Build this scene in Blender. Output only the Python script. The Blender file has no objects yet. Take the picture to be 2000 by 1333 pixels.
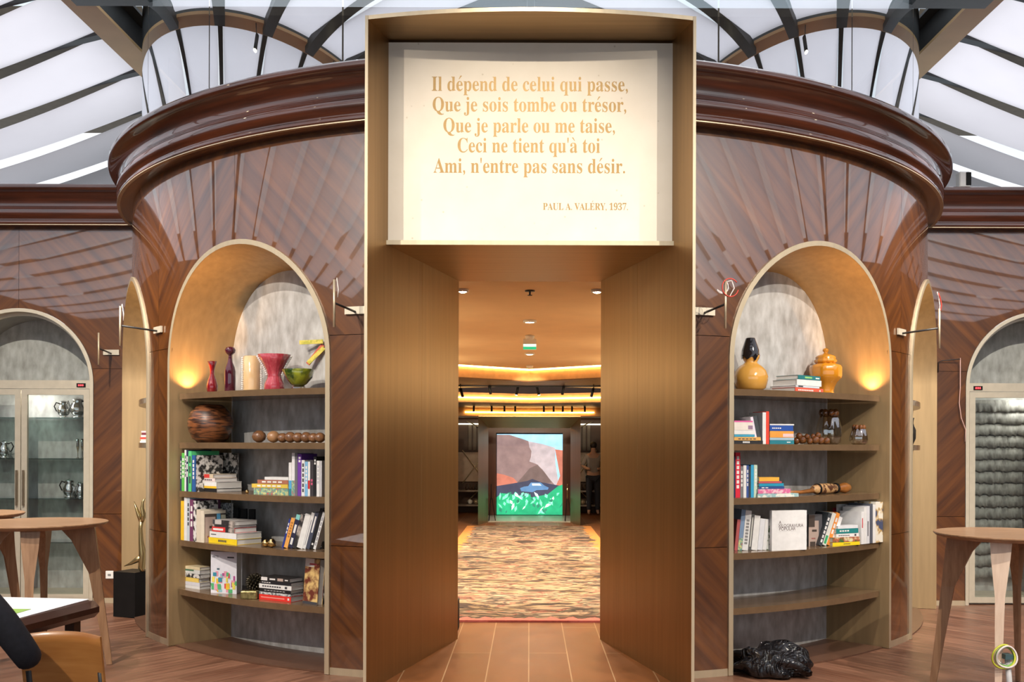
import bpy, math, random
from mathutils import Matrix, Vector
random.seed(7)
sc = bpy.context.scene
COL = sc.collection
PI = math.pi
# ------------------------------------------------------------------ camera, world, exposure
EYE, F, CX, HZ = 1.6, 1950.0, 1034.0, 872.0
cam_d = bpy.data.cameras.new('camera'); cam = bpy.data.objects.new('camera', cam_d); COL.objects.link(cam)
cam.location = (0, 0, EYE); cam.rotation_euler = (PI/2, math.radians(-0.18), 0)
cam_d.sensor_width = 36; cam_d.lens = 36*F/2000
cam_d.shift_x = -(CX-1000)/2000; cam_d.shift_y = (HZ-666.5)/2000
cam_d.clip_end = 200
sc.camera = cam
sc.view_settings.view_transform = 'Standard'; sc.view_settings.look = 'None'
sc.view_settings.gamma = 1; sc.view_settings.exposure = 0.5
sc.view_settings.use_curve_mapping = False
sc.cycles.use_denoising = True
sc.cycles.max_bounces = 7; sc.cycles.diffuse_bounces = 4; sc.cycles.glossy_bounces = 4
sc.cycles.transmission_bounces = 5; sc.cycles.transparent_max_bounces = 8
sc.cycles.caustics_reflective = False; sc.cycles.caustics_refractive = False
sc.cycles.sample_clamp_indirect = 4
W = bpy.data.worlds.new('world'); sc.world = W; W.use_nodes = True
wn = W.node_tree.nodes; wl = W.node_tree.links
bg = wn['Background']; bg.inputs[1].default_value = 0.85
tc = wn.new('ShaderNodeTexCoord'); no = wn.new('ShaderNodeTexNoise'); no.inputs['Scale'].default_value = 3.0
rp = wn.new('ShaderNodeValToRGB'); rp.color_ramp.elements[0].position = .4; rp.color_ramp.elements[1].position = .62
rp.color_ramp.elements[0].color = (.70, .84, .95, 1); rp.color_ramp.elements[1].color = (.95, .97, 1, 1)
wl.new(tc.outputs['Generated'], no.inputs['Vector']); wl.new(no.outputs['Fac'], rp.inputs['Fac']); wl.new(rp.outputs['Color'], bg.inputs[0])

def lamp(name, kind, loc, energy, color=(1, .72, .42), aim=None, size=.05, angle=60, blend=.5, parent=None):
    d = bpy.data.lights.new(name, kind); d.energy = energy; d.color = color
    if kind == 'AREA': d.size = size
    else: d.shadow_soft_size = size
    if kind == 'SPOT': d.spot_size = math.radians(angle); d.spot_blend = blend
    o = bpy.data.objects.new(name, d); COL.objects.link(o); o.location = loc
    if aim is not None:
        o.rotation_euler = (Vector(aim)-Vector(loc)).to_track_quat('-Z', 'Y').to_euler()
    return o
# bright overcast daylight falling on the fabric roof
sun_d = bpy.data.lights.new('daylight', 'SUN'); sun_d.energy = 1.9; sun_d.angle = math.radians(70); sun_d.color = (.96, .96, 1)
sun_o = bpy.data.objects.new('daylight', sun_d); COL.objects.link(sun_o); sun_o.location = (0, 4, 12); sun_o.rotation_euler = (math.radians(-12), math.radians(8), 0)
WARM = (1, .80, .55)
# lights of the place: sign spots under the skylight, downlights behind the portal, shop spots, shelf uplights; plus added shop fill
lamp('sign_spot_light', 'SPOT', (0.35, 2.9, 5.36), 265, (1, .88, .71), (0.0, 6.78, 3.35), .03, 36, .9)
lamp('sign_spot_light', 'SPOT', (-0.55, 2.9, 5.36), 180, (1, .88, .71), (-0.1, 6.78, 3.3), .03, 36, .9)
for sx in (-1, 1):
    lamp('portal_downlight_light', 'SPOT', (sx*.56, 8.92, 2.94), 110, WARM, (sx*.5, 8.3, 0), .03, 110, .6)
    lamp('niche_uplight_light', 'SPOT', (sx*2.70, 7.98, 2.02), 26, (1, .52, .18), (sx*2.76, 7.95, 3.2), .015, 120, 1)
    lamp('tall_niche_light', 'POINT', (sx*3.40, 9.15, 2.72), 9, (1, .72, .42), None, .05)
    lamp('cabinet_light', 'AREA', (sx*5.17, 10.30, 2.16), 4.5, (1, .95, .88), (sx*5.17, 10.42, 0), .25)
for y in (11.1, 15.0):
    lamp('shop_downlight_light', 'SPOT', (0, y, 2.95), 420, WARM, (0, y, 0), .05, 120, .7)
for x, y, e in ((-1.6, 11.5, 480), (1.6, 11.5, 480), (-1.6, 15.5, 480), (1.6, 15.5, 480), (0, 18.0, 330)):
    lamp('shop_spot_light', 'SPOT', (x, y, 2.85), e, WARM, (x*.3, y+.6, 0), .05, 100, .7)
for sx in (-1, 1):
    for y in (10.5, 13.5, 16.0): lamp('added_shop_fill', 'AREA', (sx*2.1, y, 2.45), 11, (1, .74, .42), (sx*.6, y, 3.4), .5)  # unseen area lights added to brighten the shop ceiling
lamp('shop_spot_light', 'SPOT', (-.9, 18.6, 2.6), 40, WARM, (-1.4, 23.5, 1.3), .05, 80, .7)
lamp('shop_spot_light', 'SPOT', (0, 17.2, 2.7), 170, WARM, (0, 20.3, 1.5), .05, 70, .7)  # extra spot added to brighten the bronze screen portal
lamp('shop_spot_light', 'SPOT', (.9, 18.6, 2.6), 40, WARM, (1.4, 23.5, 1.3), .05, 80, .7)

# ------------------------------------------------------------------ materials
MAT = {}
def _n(nt, t, **kw):
    n = nt.nodes.new(t)
    for k, v in kw.items(): setattr(n, k, v)
    return n
def mat(name, col, rough=.5, metal=0., var=.12, scale=9., stretch=(1, 1, 1), coat=0., coat_rough=.03, coat_ior=1.5, emit=0., trans=0., bump=0., ior=1.5, coords='Object', spec=.5, col2=None, contrast=(.3, .7)):
    """procedural principled material: colour broken up by a (stretched) noise"""
    if name in MAT: return MAT[name]
    m = bpy.data.materials.new(name); m.use_nodes = True; nt = m.node_tree; MAT[name] = m
    b = nt.nodes['Principled BSDF']
    t = _n(nt, 'ShaderNodeTexCoord'); mp = _n(nt, 'ShaderNodeMapping'); mp.inputs['Scale'].default_value = stretch
    z = _n(nt, 'ShaderNodeTexNoise'); z.inputs['Scale'].default_value = scale; z.inputs['Detail'].default_value = 5
    r = _n(nt, 'ShaderNodeValToRGB')
    r.color_ramp.elements[0].position = contrast[0]; r.color_ramp.elements[1].position = contrast[1]
    c2 = col2 or tuple(min(1, c*(1+var)) for c in col); c1 = col if col2 else tuple(c*(1-var) for c in col)
    r.color_ramp.elements[0].color = (*c1, 1); r.color_ramp.elements[1].color = (*c2, 1)
    L = nt.links.new
    L(t.outputs[coords], mp.inputs['Vector']); L(mp.outputs['Vector'], z.inputs['Vector']); L(z.outputs['Fac'], r.inputs['Fac'])
    L(r.outputs['Color'], b.inputs['Base Color'])
    b.inputs['Roughness'].default_value = rough; b.inputs['Metallic'].default_value = metal
    b.inputs['IOR'].default_value = ior; b.inputs['Specular IOR Level'].default_value = spec
    b.inputs['Coat Weight'].default_value = coat; b.inputs['Coat Roughness'].default_value = coat_rough; b.inputs['Coat IOR'].default_value = coat_ior
    b.inputs['Transmission Weight'].default_value = trans
    if emit:
        L(r.outputs['Color'], b.inputs['Emission Color']); b.inputs['Emission Strength'].default_value = emit
    if bump:
        bp = _n(nt, 'ShaderNodeBump'); bp.inputs['Strength'].default_value = bump; bp.inputs['Distance'].default_value = .01
        L(z.outputs['Fac'], bp.inputs['Height']); L(bp.outputs['Normal'], b.inputs['Normal'])
    return m

VENEER = mat('veneer', (.062, .017, .0022), .4, var=0, scale=1.0, stretch=(1.2, 16, 1), coat=1, coat_rough=.02, coat_ior=2.1, coords='UV', col2=(.17, .055, .008), contrast=(.3, .72))
# broad darker bands across the veneer leaves
def _veneer_bands():
    nt = VENEER.node_tree; L = nt.links.new
    b = nt.nodes['Principled BSDF']; src = b.inputs['Base Color'].links[0].from_socket
    t = _n(nt, 'ShaderNodeTexCoord'); mp = _n(nt, 'ShaderNodeMapping'); mp.inputs['Scale'].default_value = (.15, 1, 1)
    w = _n(nt, 'ShaderNodeTexWave'); w.inputs['Scale'].default_value = .95; w.inputs['Distortion'].default_value = 1.2; w.bands_direction = 'Y'; w.wave_profile = 'SAW'
    rr = _n(nt, 'ShaderNodeValToRGB'); rr.color_ramp.elements[0].color = (.5, .45, .42, 1); rr.color_ramp.elements[1].color = (1.15, 1.15, 1.1, 1)
    mx = _n(nt, 'ShaderNodeMix', data_type='RGBA', blend_type='MULTIPLY'); mx.inputs[0].default_value = .38
    L(t.outputs['UV'], mp.inputs['Vector']); L(mp.outputs['Vector'], w.inputs['Vector']); L(w.outputs['Fac'], rr.inputs['Fac'])
    L(src, mx.inputs[6]); L(rr.outputs['Color'], mx.inputs[7]); L(mx.outputs[2], b.inputs['Base Color'])
_veneer_bands()
CORN = mat('cornice_wood', (.030, .0065, .0025), .35, scale=2.2, stretch=(.6, 9, 1), coat=1, coat_rough=.03, coat_ior=1.75, coords='UV', col2=(.115, .026, .008))
DARKWOOD = mat('dark_wood', (.055, .022, .010), .4, scale=4, stretch=(1, 1, 6))
BRONZE = mat('bronze', (.33, .20, .085), .40, metal=.9, var=.10, scale=26, stretch=(1, 1, .03))
BRONZE_H = mat('bronze_horizontal', (.36, .22, .095), .40, metal=.9, var=.10, scale=26, stretch=(.03, 1, 1))
NICHE = mat('niche_bronze', (.40, .28, .145), .45, metal=.5, var=.10, scale=20, stretch=(1, 1, .08))
SHELF = mat('shelf_bronze', (.22, .14, .078), .20, metal=.35, var=.10, scale=16)
BRASS = mat('pale_brass', (.62, .52, .36), .38, metal=.55, var=.06, scale=20, stretch=(1, 1, .1))
CHAMP = mat('champagne_frame', (.62, .56, .44), .42, metal=.35, var=.05, scale=15)
CONC = mat('concrete', (.36, .345, .325), .85, scale=9, stretch=(1.6, 1.6, .75), bump=.2, col2=(.66, .66, .65), contrast=(.28, .74))
STEEL = mat('dark_steel', (.028, .027, .028), .45, var=.2)
GIRD = mat('girder_tan', (.62, .38, .17), .55, var=.06, scale=3)
BLACK = mat('black_paint', (.006, .0055, .0055), .6, var=.2, spec=.2)
PAPER = mat('page_paper', (.74, .72, .68), .8, var=.05, scale=90, stretch=(.1, .1, 3))
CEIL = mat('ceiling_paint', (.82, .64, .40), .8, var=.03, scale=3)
DIM = mat('dim_plaster', (.10, .075, .05), .8)
BACKW = mat('back_wall_paint', (.12, .085, .06), .7)
LED = mat('led_strip', (1, .60, .20), .5, var=.02, emit=20)
LAMPGLOW = mat('lamp_glow', (1, .86, .62), .5, var=.02, emit=30)
OAK = mat('oak', (.29, .155, .075), .5, scale=5, stretch=(1, 8, 8), col2=(.42, .25, .135), coat=.15)
OAKV = mat('oak_legs', (.25, .13, .062), .5, scale=5, stretch=(9, 9, .8), col2=(.37, .21, .11), coat=.15)
ORANGEW = mat('orange_wood', (.40, .15, .035), .35, scale=3, stretch=(1, 1, 8), col2=(.56, .25, .07), coat=.3, coat_rough=.15)
SILVER = mat('polished_silver', (.82, .80, .78), .08, metal=1, var=.03)
GOLD = mat('gold_metal', (.75, .53, .22), .22, metal=1, var=.08)
WHITE = mat('white_plastic', (.80, .79, .76), .45, var=.03)

def custom(name, fn):
    m = bpy.data.materials.new(name); m.use_nodes = True; nt = m.node_tree
    out = nt.nodes['Material Output']; b = nt.nodes['Principled BSDF']; fn(nt, out, b); MAT[name] = m; return m
def _sail(nt, out, b):
    nt.nodes.remove(b); L = nt.links.new
    t = _n(nt, 'ShaderNodeTexCoord'); z = _n(nt, 'ShaderNodeTexNoise'); z.inputs['Scale'].default_value = 2
    r = _n(nt, 'ShaderNodeValToRGB'); r.color_ramp.elements[0].color = (.72, .68, .705, 1); r.color_ramp.elements[1].color = (.80, .755, .78, 1)
    d = _n(nt, 'ShaderNodeBsdfDiffuse'); tr = _n(nt, 'ShaderNodeBsdfTranslucent'); mx = _n(nt, 'ShaderNodeMixShader'); mx.inputs[0].default_value = .74
    L(t.outputs['Object'], z.inputs['Vector']); L(z.outputs['Fac'], r.inputs['Fac'])
    L(r.outputs['Color'], d.inputs['Color']); L(r.outputs['Color'], tr.inputs['Color'])
    L(d.outputs[0], mx.inputs[1]); L(tr.outputs[0], mx.inputs[2]); L(mx.outputs[0], out.inputs[0])
SAIL = custom('sail_fabric', _sail)
def _glass(refl, rough, tint, lw=True):
    def fn(nt, out, b):
        nt.nodes.remove(b); L = nt.links.new
        tr = _n(nt, 'ShaderNodeBsdfTransparent'); g = _n(nt, 'ShaderNodeBsdfGlossy'); g.inputs['Roughness'].default_value = rough
        tr.inputs[0].default_value = (*tint, 1); g.inputs[0].default_value = (.9, .93, .96, 1)
        z = _n(nt, 'ShaderNodeTexNoise'); z.inputs['Scale'].default_value = 1.3
        f = _n(nt, 'ShaderNodeLayerWeight'); f.inputs[0].default_value = .5
        ma = _n(nt, 'ShaderNodeMath', operation='MULTIPLY_ADD'); ma.inputs[1].default_value = 1-refl; ma.inputs[2].default_value = refl
        m2 = _n(nt, 'ShaderNodeMath', operation='MULTIPLY_ADD'); m2.inputs[1].default_value = .06; m2.use_clamp = True
        p = _n(nt, 'ShaderNodeMath', operation='POWER'); p.inputs[1].default_value = 2.5
        mx = _n(nt, 'ShaderNodeMixShader')
        L(f.outputs['Facing'], p.inputs[0]); L(p.outputs[0], ma.inputs[0]); L(z.outputs['Fac'], m2.inputs[0]); L(ma.outputs[0], m2.inputs[2])
        L(m2.outputs[0], mx.inputs[0]); L(tr.outputs[0], mx.inputs[1]); L(g.outputs[0], mx.inputs[2]); L(mx.outputs[0], out.inputs[0])
    return fn
DRUMGLASS = custom('drum_glass', _glass(.62, .0, (.75, .8, .82)))
PANE = custom('pane_glass', _glass(.07, .0, (.93, .96, .95)))
SHELFGLASS = custom('shelf_glass', _glass(.15, .02, (.62, .72, .70)))
CLEAR = custom('clear_vase_glass', _glass(.26, .05, (.70, .60, .43)))

def _floor(nt, out, b):
    L = nt.links.new
    t = _n(nt, 'ShaderNodeTexCoord'); br = _n(nt, 'ShaderNodeTexBrick')
    br.inputs['Scale'].default_value = 1; br.inputs['Brick Width'].default_value = 1.3; br.inputs['Row Height'].default_value = .18; br.inputs['Mortar Size'].default_value = .0025
    br.inputs['Color1'].default_value = (.19, .085, .050, 1); br.inputs['Color2'].default_value = (.265, .13, .080, 1); br.inputs['Mortar'].default_value = (.27, .16, .10, 1)
    mp = _n(nt, 'ShaderNodeMapping'); mp.inputs['Scale'].default_value = (1.2, 12, 1)
    z = _n(nt, 'ShaderNodeTexNoise'); z.inputs['Scale'].default_value = 1.6; z.inputs['Detail'].default_value = 6
    r = _n(nt, 'ShaderNodeValToRGB'); r.color_ramp.elements[0].position = .3; r.color_ramp.elements[1].position = .7
    r.color_ramp.elements[0].color = (.55, .52, .5, 1); r.color_ramp.elements[1].color = (1.25, 1.25, 1.25, 1)
    mx = _n(nt, 'ShaderNodeMix', data_type='RGBA', blend_type='MULTIPLY'); mx.inputs[0].default_value = 1
    L(t.outputs['UV'], br.inputs['Vector']); L(t.outputs['UV'], mp.inputs['Vector']); L(mp.outputs['Vector'], z.inputs['Vector'])
    L(z.outputs['Fac'], r.inputs['Fac']); L(br.outputs['Color'], mx.inputs[6]); L(r.outputs['Color'], mx.inputs[7]); L(mx.outputs[2], b.inputs['Base Color'])
    rr = _n(nt, 'ShaderNodeMapRange'); rr.inputs['To Min'].default_value = .28; rr.inputs['To Max'].default_value = .48
    L(z.outputs['Fac'], rr.inputs['Value']); L(rr.outputs[0], b.inputs['Roughness'])
FLOOR = custom('hall_floor_boards', _floor)
def _pfloor(nt, out, b):
    _floor(nt, out, b)
    for n in nt.nodes:
        if n.type == 'TEX_BRICK':
            n.inputs['Brick Width'].default_value = 2.2; n.inputs['Row Height'].default_value = .295; n.inputs['Mortar Size'].default_value = .004
            n.inputs['Color1'].default_value = (.19, .066, .020, 1); n.inputs['Color2'].default_value = (.23, .084, .028, 1); n.inputs['Mortar'].default_value = (.42, .27, .15, 1)
        if n.type == 'VALTORGB':
            n.color_ramp.elements[0].color = (.8, .78, .76, 1); n.color_ramp.elements[1].color = (1.12, 1.12, 1.12, 1)
        if n.type == 'MAPPING': n.inputs['Scale'].default_value = (2, 3, 1)
PFLOOR = custom('portal_floor_boards', _pfloor)
def _rug(nt, out, b):
    L = nt.links.new
    t = _n(nt, 'ShaderNodeTexCoord')
    def noise(sx, sy, scale, det=6, dist=.6):
        mp = _n(nt, 'ShaderNodeMapping'); mp.inputs['Scale'].default_value = (sx, sy, 1)
        z = _n(nt, 'ShaderNodeTexNoise'); z.inputs['Scale'].default_value = scale; z.inputs['Detail'].default_value = det; z.inputs['Distortion'].default_value = dist
        L(t.outputs['Object'], mp.inputs['Vector']); L(mp.outputs['Vector'], z.inputs['Vector']); return z
    z = noise(1.0, 1.6, 1.7)
    r = _n(nt, 'ShaderNodeValToRGB'); e = r.color_ramp.elements
    e[0].position = .30; e[0].color = (.05, .03, .028, 1); e[1].position = .72; e[1].color = (.36, .30, .23, 1)
    for p, c in ((.39, (.06, .035, .03)), (.43, (.30, .20, .11)), (.49, (.30, .235, .16)), (.53, (.26, .07, .05)), (.55, (.31, .25, .17)), (.61, (.07, .05, .045)), (.65, (.44, 0.30, .20))):
        q = e.new(p); q.color = (*c, 1)
    z2 = noise(1.1, 2.4, 1.9, 10, 2.8)
    r2 = _n(nt, 'ShaderNodeValToRGB'); r2.color_ramp.elements[0].position = .45; r2.color_ramp.elements[1].position = .53
    r2.color_ramp.elements[0].color = (.08, .055, .06, 1); r2.color_ramp.elements[1].color = (.95, .93, .92, 1)
    mx = _n(nt, 'ShaderNodeMix', data_type='RGBA', blend_type='MULTIPLY'); mx.inputs[0].default_value = .8
    L(z.outputs['Fac'], r.inputs['Fac']); L(z2.outputs['Fac'], r2.inputs['Fac']); L(r.outputs['Color'], mx.inputs[6]); L(r2.outputs['Color'], mx.inputs[7])
    # orange side borders with a ragged inner edge
    sp = _n(nt, 'ShaderNodeSeparateXYZ'); L(t.outputs['Object'], sp.inputs[0])
    ab = _n(nt, 'ShaderNodeMath', operation='ABSOLUTE'); L(sp.outputs['X'], ab.inputs[0])
    z3 = noise(1, 2, 3, 4, .5); ad = _n(nt, 'ShaderNodeMath', operation='MULTIPLY_ADD'); ad.inputs[1].default_value = .5; L(z3.outputs['Fac'], ad.inputs[0]); L(ab.outputs[0], ad.inputs[2])
    gt = _n(nt, 'ShaderNodeMath', operation='GREATER_THAN'); gt.inputs[1].default_value = 1.31; L(ad.outputs[0], gt.inputs[0])
    m2 = _n(nt, 'ShaderNodeMix', data_type='RGBA'); m2.inputs[7].default_value = (.50, .20, .045, 1)
    L(gt.outputs[0], m2.inputs[0]); L(mx.outputs[2], m2.inputs[6]); L(m2.outputs[2], b.inputs['Base Color']); b.inputs['Roughness'].default_value = .95
    bp = _n(nt, 'ShaderNodeBump'); bp.inputs['Strength'].default_value = .4; L(z2.outputs['Fac'], bp.inputs['Height']); L(bp.outputs['Normal'], b.inputs['Normal'])
RUG = custom('rug_weave', _rug)
def _bag(nt, out, b):
    L = nt.links.new
    t = _n(nt, 'ShaderNodeTexCoord'); z = _n(nt, 'ShaderNodeTexNoise'); z.inputs['Scale'].default_value = 7; z.inputs['Detail'].default_value = 7; z.inputs['Distortion'].default_value = 3; z.noise_type = 'RIDGED_MULTIFRACTAL'; z.normalize = True
    bp = _n(nt, 'ShaderNodeBump'); bp.inputs['Strength'].default_value = 1; bp.inputs['Distance'].default_value = .05
    L(t.outputs['Object'], z.inputs['Vector']); L(z.outputs['Fac'], bp.inputs['Height']); L(bp.outputs['Normal'], b.inputs['Normal'])
    b.inputs['Base Color'].default_value = (.010, .010, .012, 1); b.inputs['Roughness'].default_value = .16
BAGM = custom('black_plastic', _bag)
def _stone(nt, out, b):
    L = nt.links.new
    t = _n(nt, 'ShaderNodeTexCoord'); v = _n(nt, 'ShaderNodeTexVoronoi'); v.inputs['Scale'].default_value = 9
    r = _n(nt, 'ShaderNodeValToRGB'); e = r.color_ramp.elements; e[0].position = .02; e[0].color = (.60, .52, .40, 1); e[1].position = .08; e[1].color = (.84, .76, .64, 1)
    z = _n(nt, 'ShaderNodeTexNoise'); z.inputs['Scale'].default_value = 5; z.inputs['Detail'].default_value = 6
    r2 = _n(nt, 'ShaderNodeValToRGB'); r2.color_ramp.elements[0].color = (.90, .88, .85, 1); r2.color_ramp.elements[1].color = (1.05, 1.05, 1.05, 1)
    mx = _n(nt, 'ShaderNodeMix', data_type='RGBA', blend_type='MULTIPLY'); mx.inputs[0].default_value = 1
    L(t.outputs['Object'], v.inputs['Vector']); L(v.outputs['Distance'], r.inputs['Fac']); L(t.outputs['Object'], z.inputs['Vector']); L(z.outputs['Fac'], r2.inputs['Fac'])
    L(r.outputs['Color'], mx.inputs[6]); L(r2.outputs['Color'], mx.inputs[7]); L(mx.outputs[2], b.inputs['Base Color']); b.inputs['Roughness'].default_value = .6
STONE = custom('cream_stone', _stone)

# ------------------------------------------------------------------ mesh builder
class MB:
    def __init__(s): s.v = []; s.f = []; s.m = []; s.s = []; s.uv = []; s.T = None
    def add(s, vs, fs, m=0, smooth=False, uvs=None):
        b = len(s.v)
        if s.T is not None: vs = [tuple(s.T @ Vector(p)) for p in vs]
        s.v += [tuple(p) for p in vs]
        for i, f in enumerate(fs):
            s.f.append([b+j for j in f]); s.m.append(m); s.s.append(smooth); s.uv.append(uvs[i] if uvs else None)
        return s
    def box(s, x0, x1, y0, y1, z0, z1, m=0, bev=0.):
        if bev:
            e = bev; vs = []; 
            for (zz, ins) in ((z0, e), (z0+e, 0), (z1-e, 0), (z1, e)):
                for (a, b_) in ((x0+ins, y0+e), (x0+e, y0+ins), (x1-e, y0+ins), (x1-ins, y0+e), (x1-ins, y1-e), (x1-e, y1-ins), (x0+e, y1-ins), (x0+ins, y1-e)):
                    vs.append((a, b_, zz))
            fs = [list(range(7, -1, -1)), list(range(24, 32))]
            for k in range(3):
                for i in range(8):
                    j = (i+1) % 8; fs.append([k*8+i, k*8+j, k*8+8+j, k*8+8+i])
            return s.add(vs, fs, m)
        vs = [(x, y, z) for z in (z0, z1) for (x, y) in ((x0, y0), (x1, y0), (x1, y1), (x0, y1))]
        return s.add(vs, [(3, 2, 1, 0), (4, 5, 6, 7), (0, 1, 5, 4), (1, 2, 6, 5), (2, 3, 7, 6), (3, 0, 4, 7)], m)
    def prism(s, poly, z0, z1, m=0, smooth=False):
        n = len(poly); vs = [(x, y, z0) for x, y in poly]+[(x, y, z1) for x, y in poly]
        fs = [list(range(n-1, -1, -1)), list(range(n, 2*n))]; s.add(vs, fs, m)
        b = len(s.v)-2*n
        for i in range(n):
            j = (i+1) % n; s.f.append([b+i, b+j, b+n+j, b+n+i]); s.m.append(m); s.s.append(smooth); s.uv.append(None)
        return s
    def extr(s, pts, vec, m=0):
        n = len(pts); v = Vector(vec); vs = [tuple(p) for p in pts]+[tuple(Vector(p)+v) for p in pts]
        fs = [list(range(n-1, -1, -1)), list(range(n, 2*n))]+[[i, (i+1) % n, n+(i+1) % n, n+i] for i in range(n)]
        return s.add(vs, fs, m)
    def lathe(s, prof, n=24, c=(0, 0, 0), m=0, smooth=True, wob=None, caps=True):
        vs = []; fs = []
        for k, (r, z) in enumerate(prof):
            for i in range(n):
                a = 2*PI*i/n; rr = r*(wob(a, z) if wob else 1)
                vs.append((c[0]+rr*math.cos(a), c[1]+rr*math.sin(a), c[2]+z))
        for k in range(len(prof)-1):
            for i in range(n):
                j = (i+1) % n; fs.append([k*n+i, k*n+j, (k+1)*n+j, (k+1)*n+i])
        if caps and prof[0][0] > 1e-5: fs.append(list(range(n-1, -1, -1)))
        if caps and prof[-1][0] > 1e-5: fs.append([(len(prof)-1)*n+i for i in range(n)])
        return s.add(vs, fs, m, smooth)
    def tube(s, pts, r, n=8, m=0, caps=True):
        P = [Vector(p) for p in pts]; vs = []; fs = []; up = None
        for i, p in enumerate(P):
            d = (P[min(i+1, len(P)-1)]-P[max(i-1, 0)]).normalized()
            if up is None: up = d.orthogonal().normalized()
            up = (up-d*up.dot(d)).normalized(); w = d.cross(up); rr = r[i] if isinstance(r, (list, tuple)) else r
            for k in range(n):
                a = 2*PI*k/n; vs.append(tuple(p+(up*math.cos(a)+w*math.sin(a))*rr))
        for i in range(len(P)-1):
            for k in range(n):
                j = (k+1) % n; fs.append([i*n+k, i*n+j, (i+1)*n+j, (i+1)*n+k])
        if caps: fs.append(list(range(n-1, -1, -1))); fs.append([(len(P)-1)*n+k for k in range(n)])
        return s.add(vs, fs, m, True)
    def ball(s, c, r, n=14, m=0, sc_=(1, 1, 1), fn=None):
        vs = []; fs = []; h = n//2+2
        for k in range(h+1):
            t = PI*k/h
            for i in range(n):
                a = 2*PI*i/n; d = Vector((math.sin(t)*math.cos(a), math.sin(t)*math.sin(a), -math.cos(t)))
                q = r*(fn(d) if fn else 1); vs.append((c[0]+d.x*q*sc_[0], c[1]+d.y*q*sc_[1], c[2]+d.z*q*sc_[2]))
        for k in range(h):
            for i in range(n):
                j = (i+1) % n; fs.append([k*n+i, k*n+j, (k+1)*n+j, (k+1)*n+i])
        return s.add(vs, fs, m, True)
    def grid(s, P, m=0, smooth=True, uv=None):
        nu, nv = len(P), len(P[0]); vs = [p for row in P for p in row]; fs = []; us = []
        for i in range(nu-1):
            for j in range(nv-1):
                q = [(i, j), (i+1, j), (i+1, j+1), (i, j+1)]; fs.append([a*nv+b for a, b in q])
                if uv: us.append([uv(a, b) for a, b in q])
        return s.add(vs, fs, m, smooth, us if uv else None)
    def build(s, name, mats, parent=None, origin=None, kind=None, nfn=None):
        if not isinstance(mats, (list, tuple)): mats = [mats]
        xs = [p[0] for p in s.v]; ys = [p[1] for p in s.v]; zs = [p[2] for p in s.v]
        o = Vector(origin) if origin is not None else Vector(((min(xs)+max(xs))/2, (min(ys)+max(ys))/2, min(zs)))
        me = bpy.data.meshes.new(name); me.from_pydata([tuple(Vector(p)-o) for p in s.v], [], s.f)
        for mm in mats: me.materials.append(mm)
        me.polygons.foreach_set('material_index', s.m); me.polygons.foreach_set('use_smooth', s.s)
        if any(u is not None for u in s.uv):
            l = me.uv_layers.new(name='UVMap'); k = 0
            for pi, pl in enumerate(me.polygons):
                for q in range(pl.loop_total):
                    if s.uv[pi]: l.data[pl.loop_start+q].uv = s.uv[pi][q]
        me.update()
        if nfn:
            me.polygons.foreach_set('use_smooth', [True]*len(me.polygons))
            me.normals_split_custom_set([nfn(s.v[l.vertex_index], me.polygons[0]) for l in me.loops])
        ob = bpy.data.objects.new(name, me); COL.objects.link(ob)
        if parent is not None:
            ob.parent = parent; w = Vector((0, 0, 0)); p = parent
            while p is not None: w += p.location; p = p.parent
            ob.location = o-w
        else: ob.location = o
        if kind: ob['kind'] = kind
        return ob
def tag(o, label, cat, group=None, kind=None):
    o['label'] = label; o['category'] = cat
    if group: o['group'] = group
    if kind: o['kind'] = kind
    return o
def empty(name, loc, label, cat, group=None):
    o = bpy.data.objects.new(name, None); COL.objects.link(o); o.location = loc; o.empty_display_size = .1
    return tag(o, label, cat, group)
def struct(mb, name, mats, label=None, cat=None, nfn=None):
    o = mb.build(name, mats, kind='structure', nfn=nfn)
    if label: o['label'] = label; o['category'] = cat
    return o
ORD = ['first', 'second', 'third', 'fourth', 'fifth', 'sixth', 'seventh', 'eighth', 'ninth', 'tenth', 'eleventh', 'twelfth', 'thirteenth', 'fourteenth', 'fifteenth', 'sixteenth', 'seventeenth', 'eighteenth', 'nineteenth', 'twentieth']

# ------------------------------------------------------------------ geometry of the place
DCY, RW = 10.67, 3.95                       # axis and radius of the round wall
WALLY = 10.1                                # flat side walls
def rad(a): return math.radians(a)
def pol(phi, r, z=None):                    # phi in degrees from the axis towards the viewer, + to the right
    x, y = r*math.sin(rad(phi)), DCY-r*math.cos(rad(phi))
    return (x, y) if z is None else (x, y, z)
def tx(px): return (px-CX)/F
def on_r(t, r):                             # where the sight line of slope t meets the circle of radius r
    a = 1+t*t; Y = (DCY-math.sqrt(DCY*DCY-a*(DCY*DCY-r*r)))/a
    return Vector((t*Y, Y))
def radial(p, _=None): return Vector((p[0], p[1]-DCY, 0)).normalized()
NZ, NHW = 2.22, .862                        # spring height and half width of the arches
NPH, NHP = (33.6, 66.2), 12.5
ROWS = (.05, .90, 2.37, 3.82)

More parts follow.
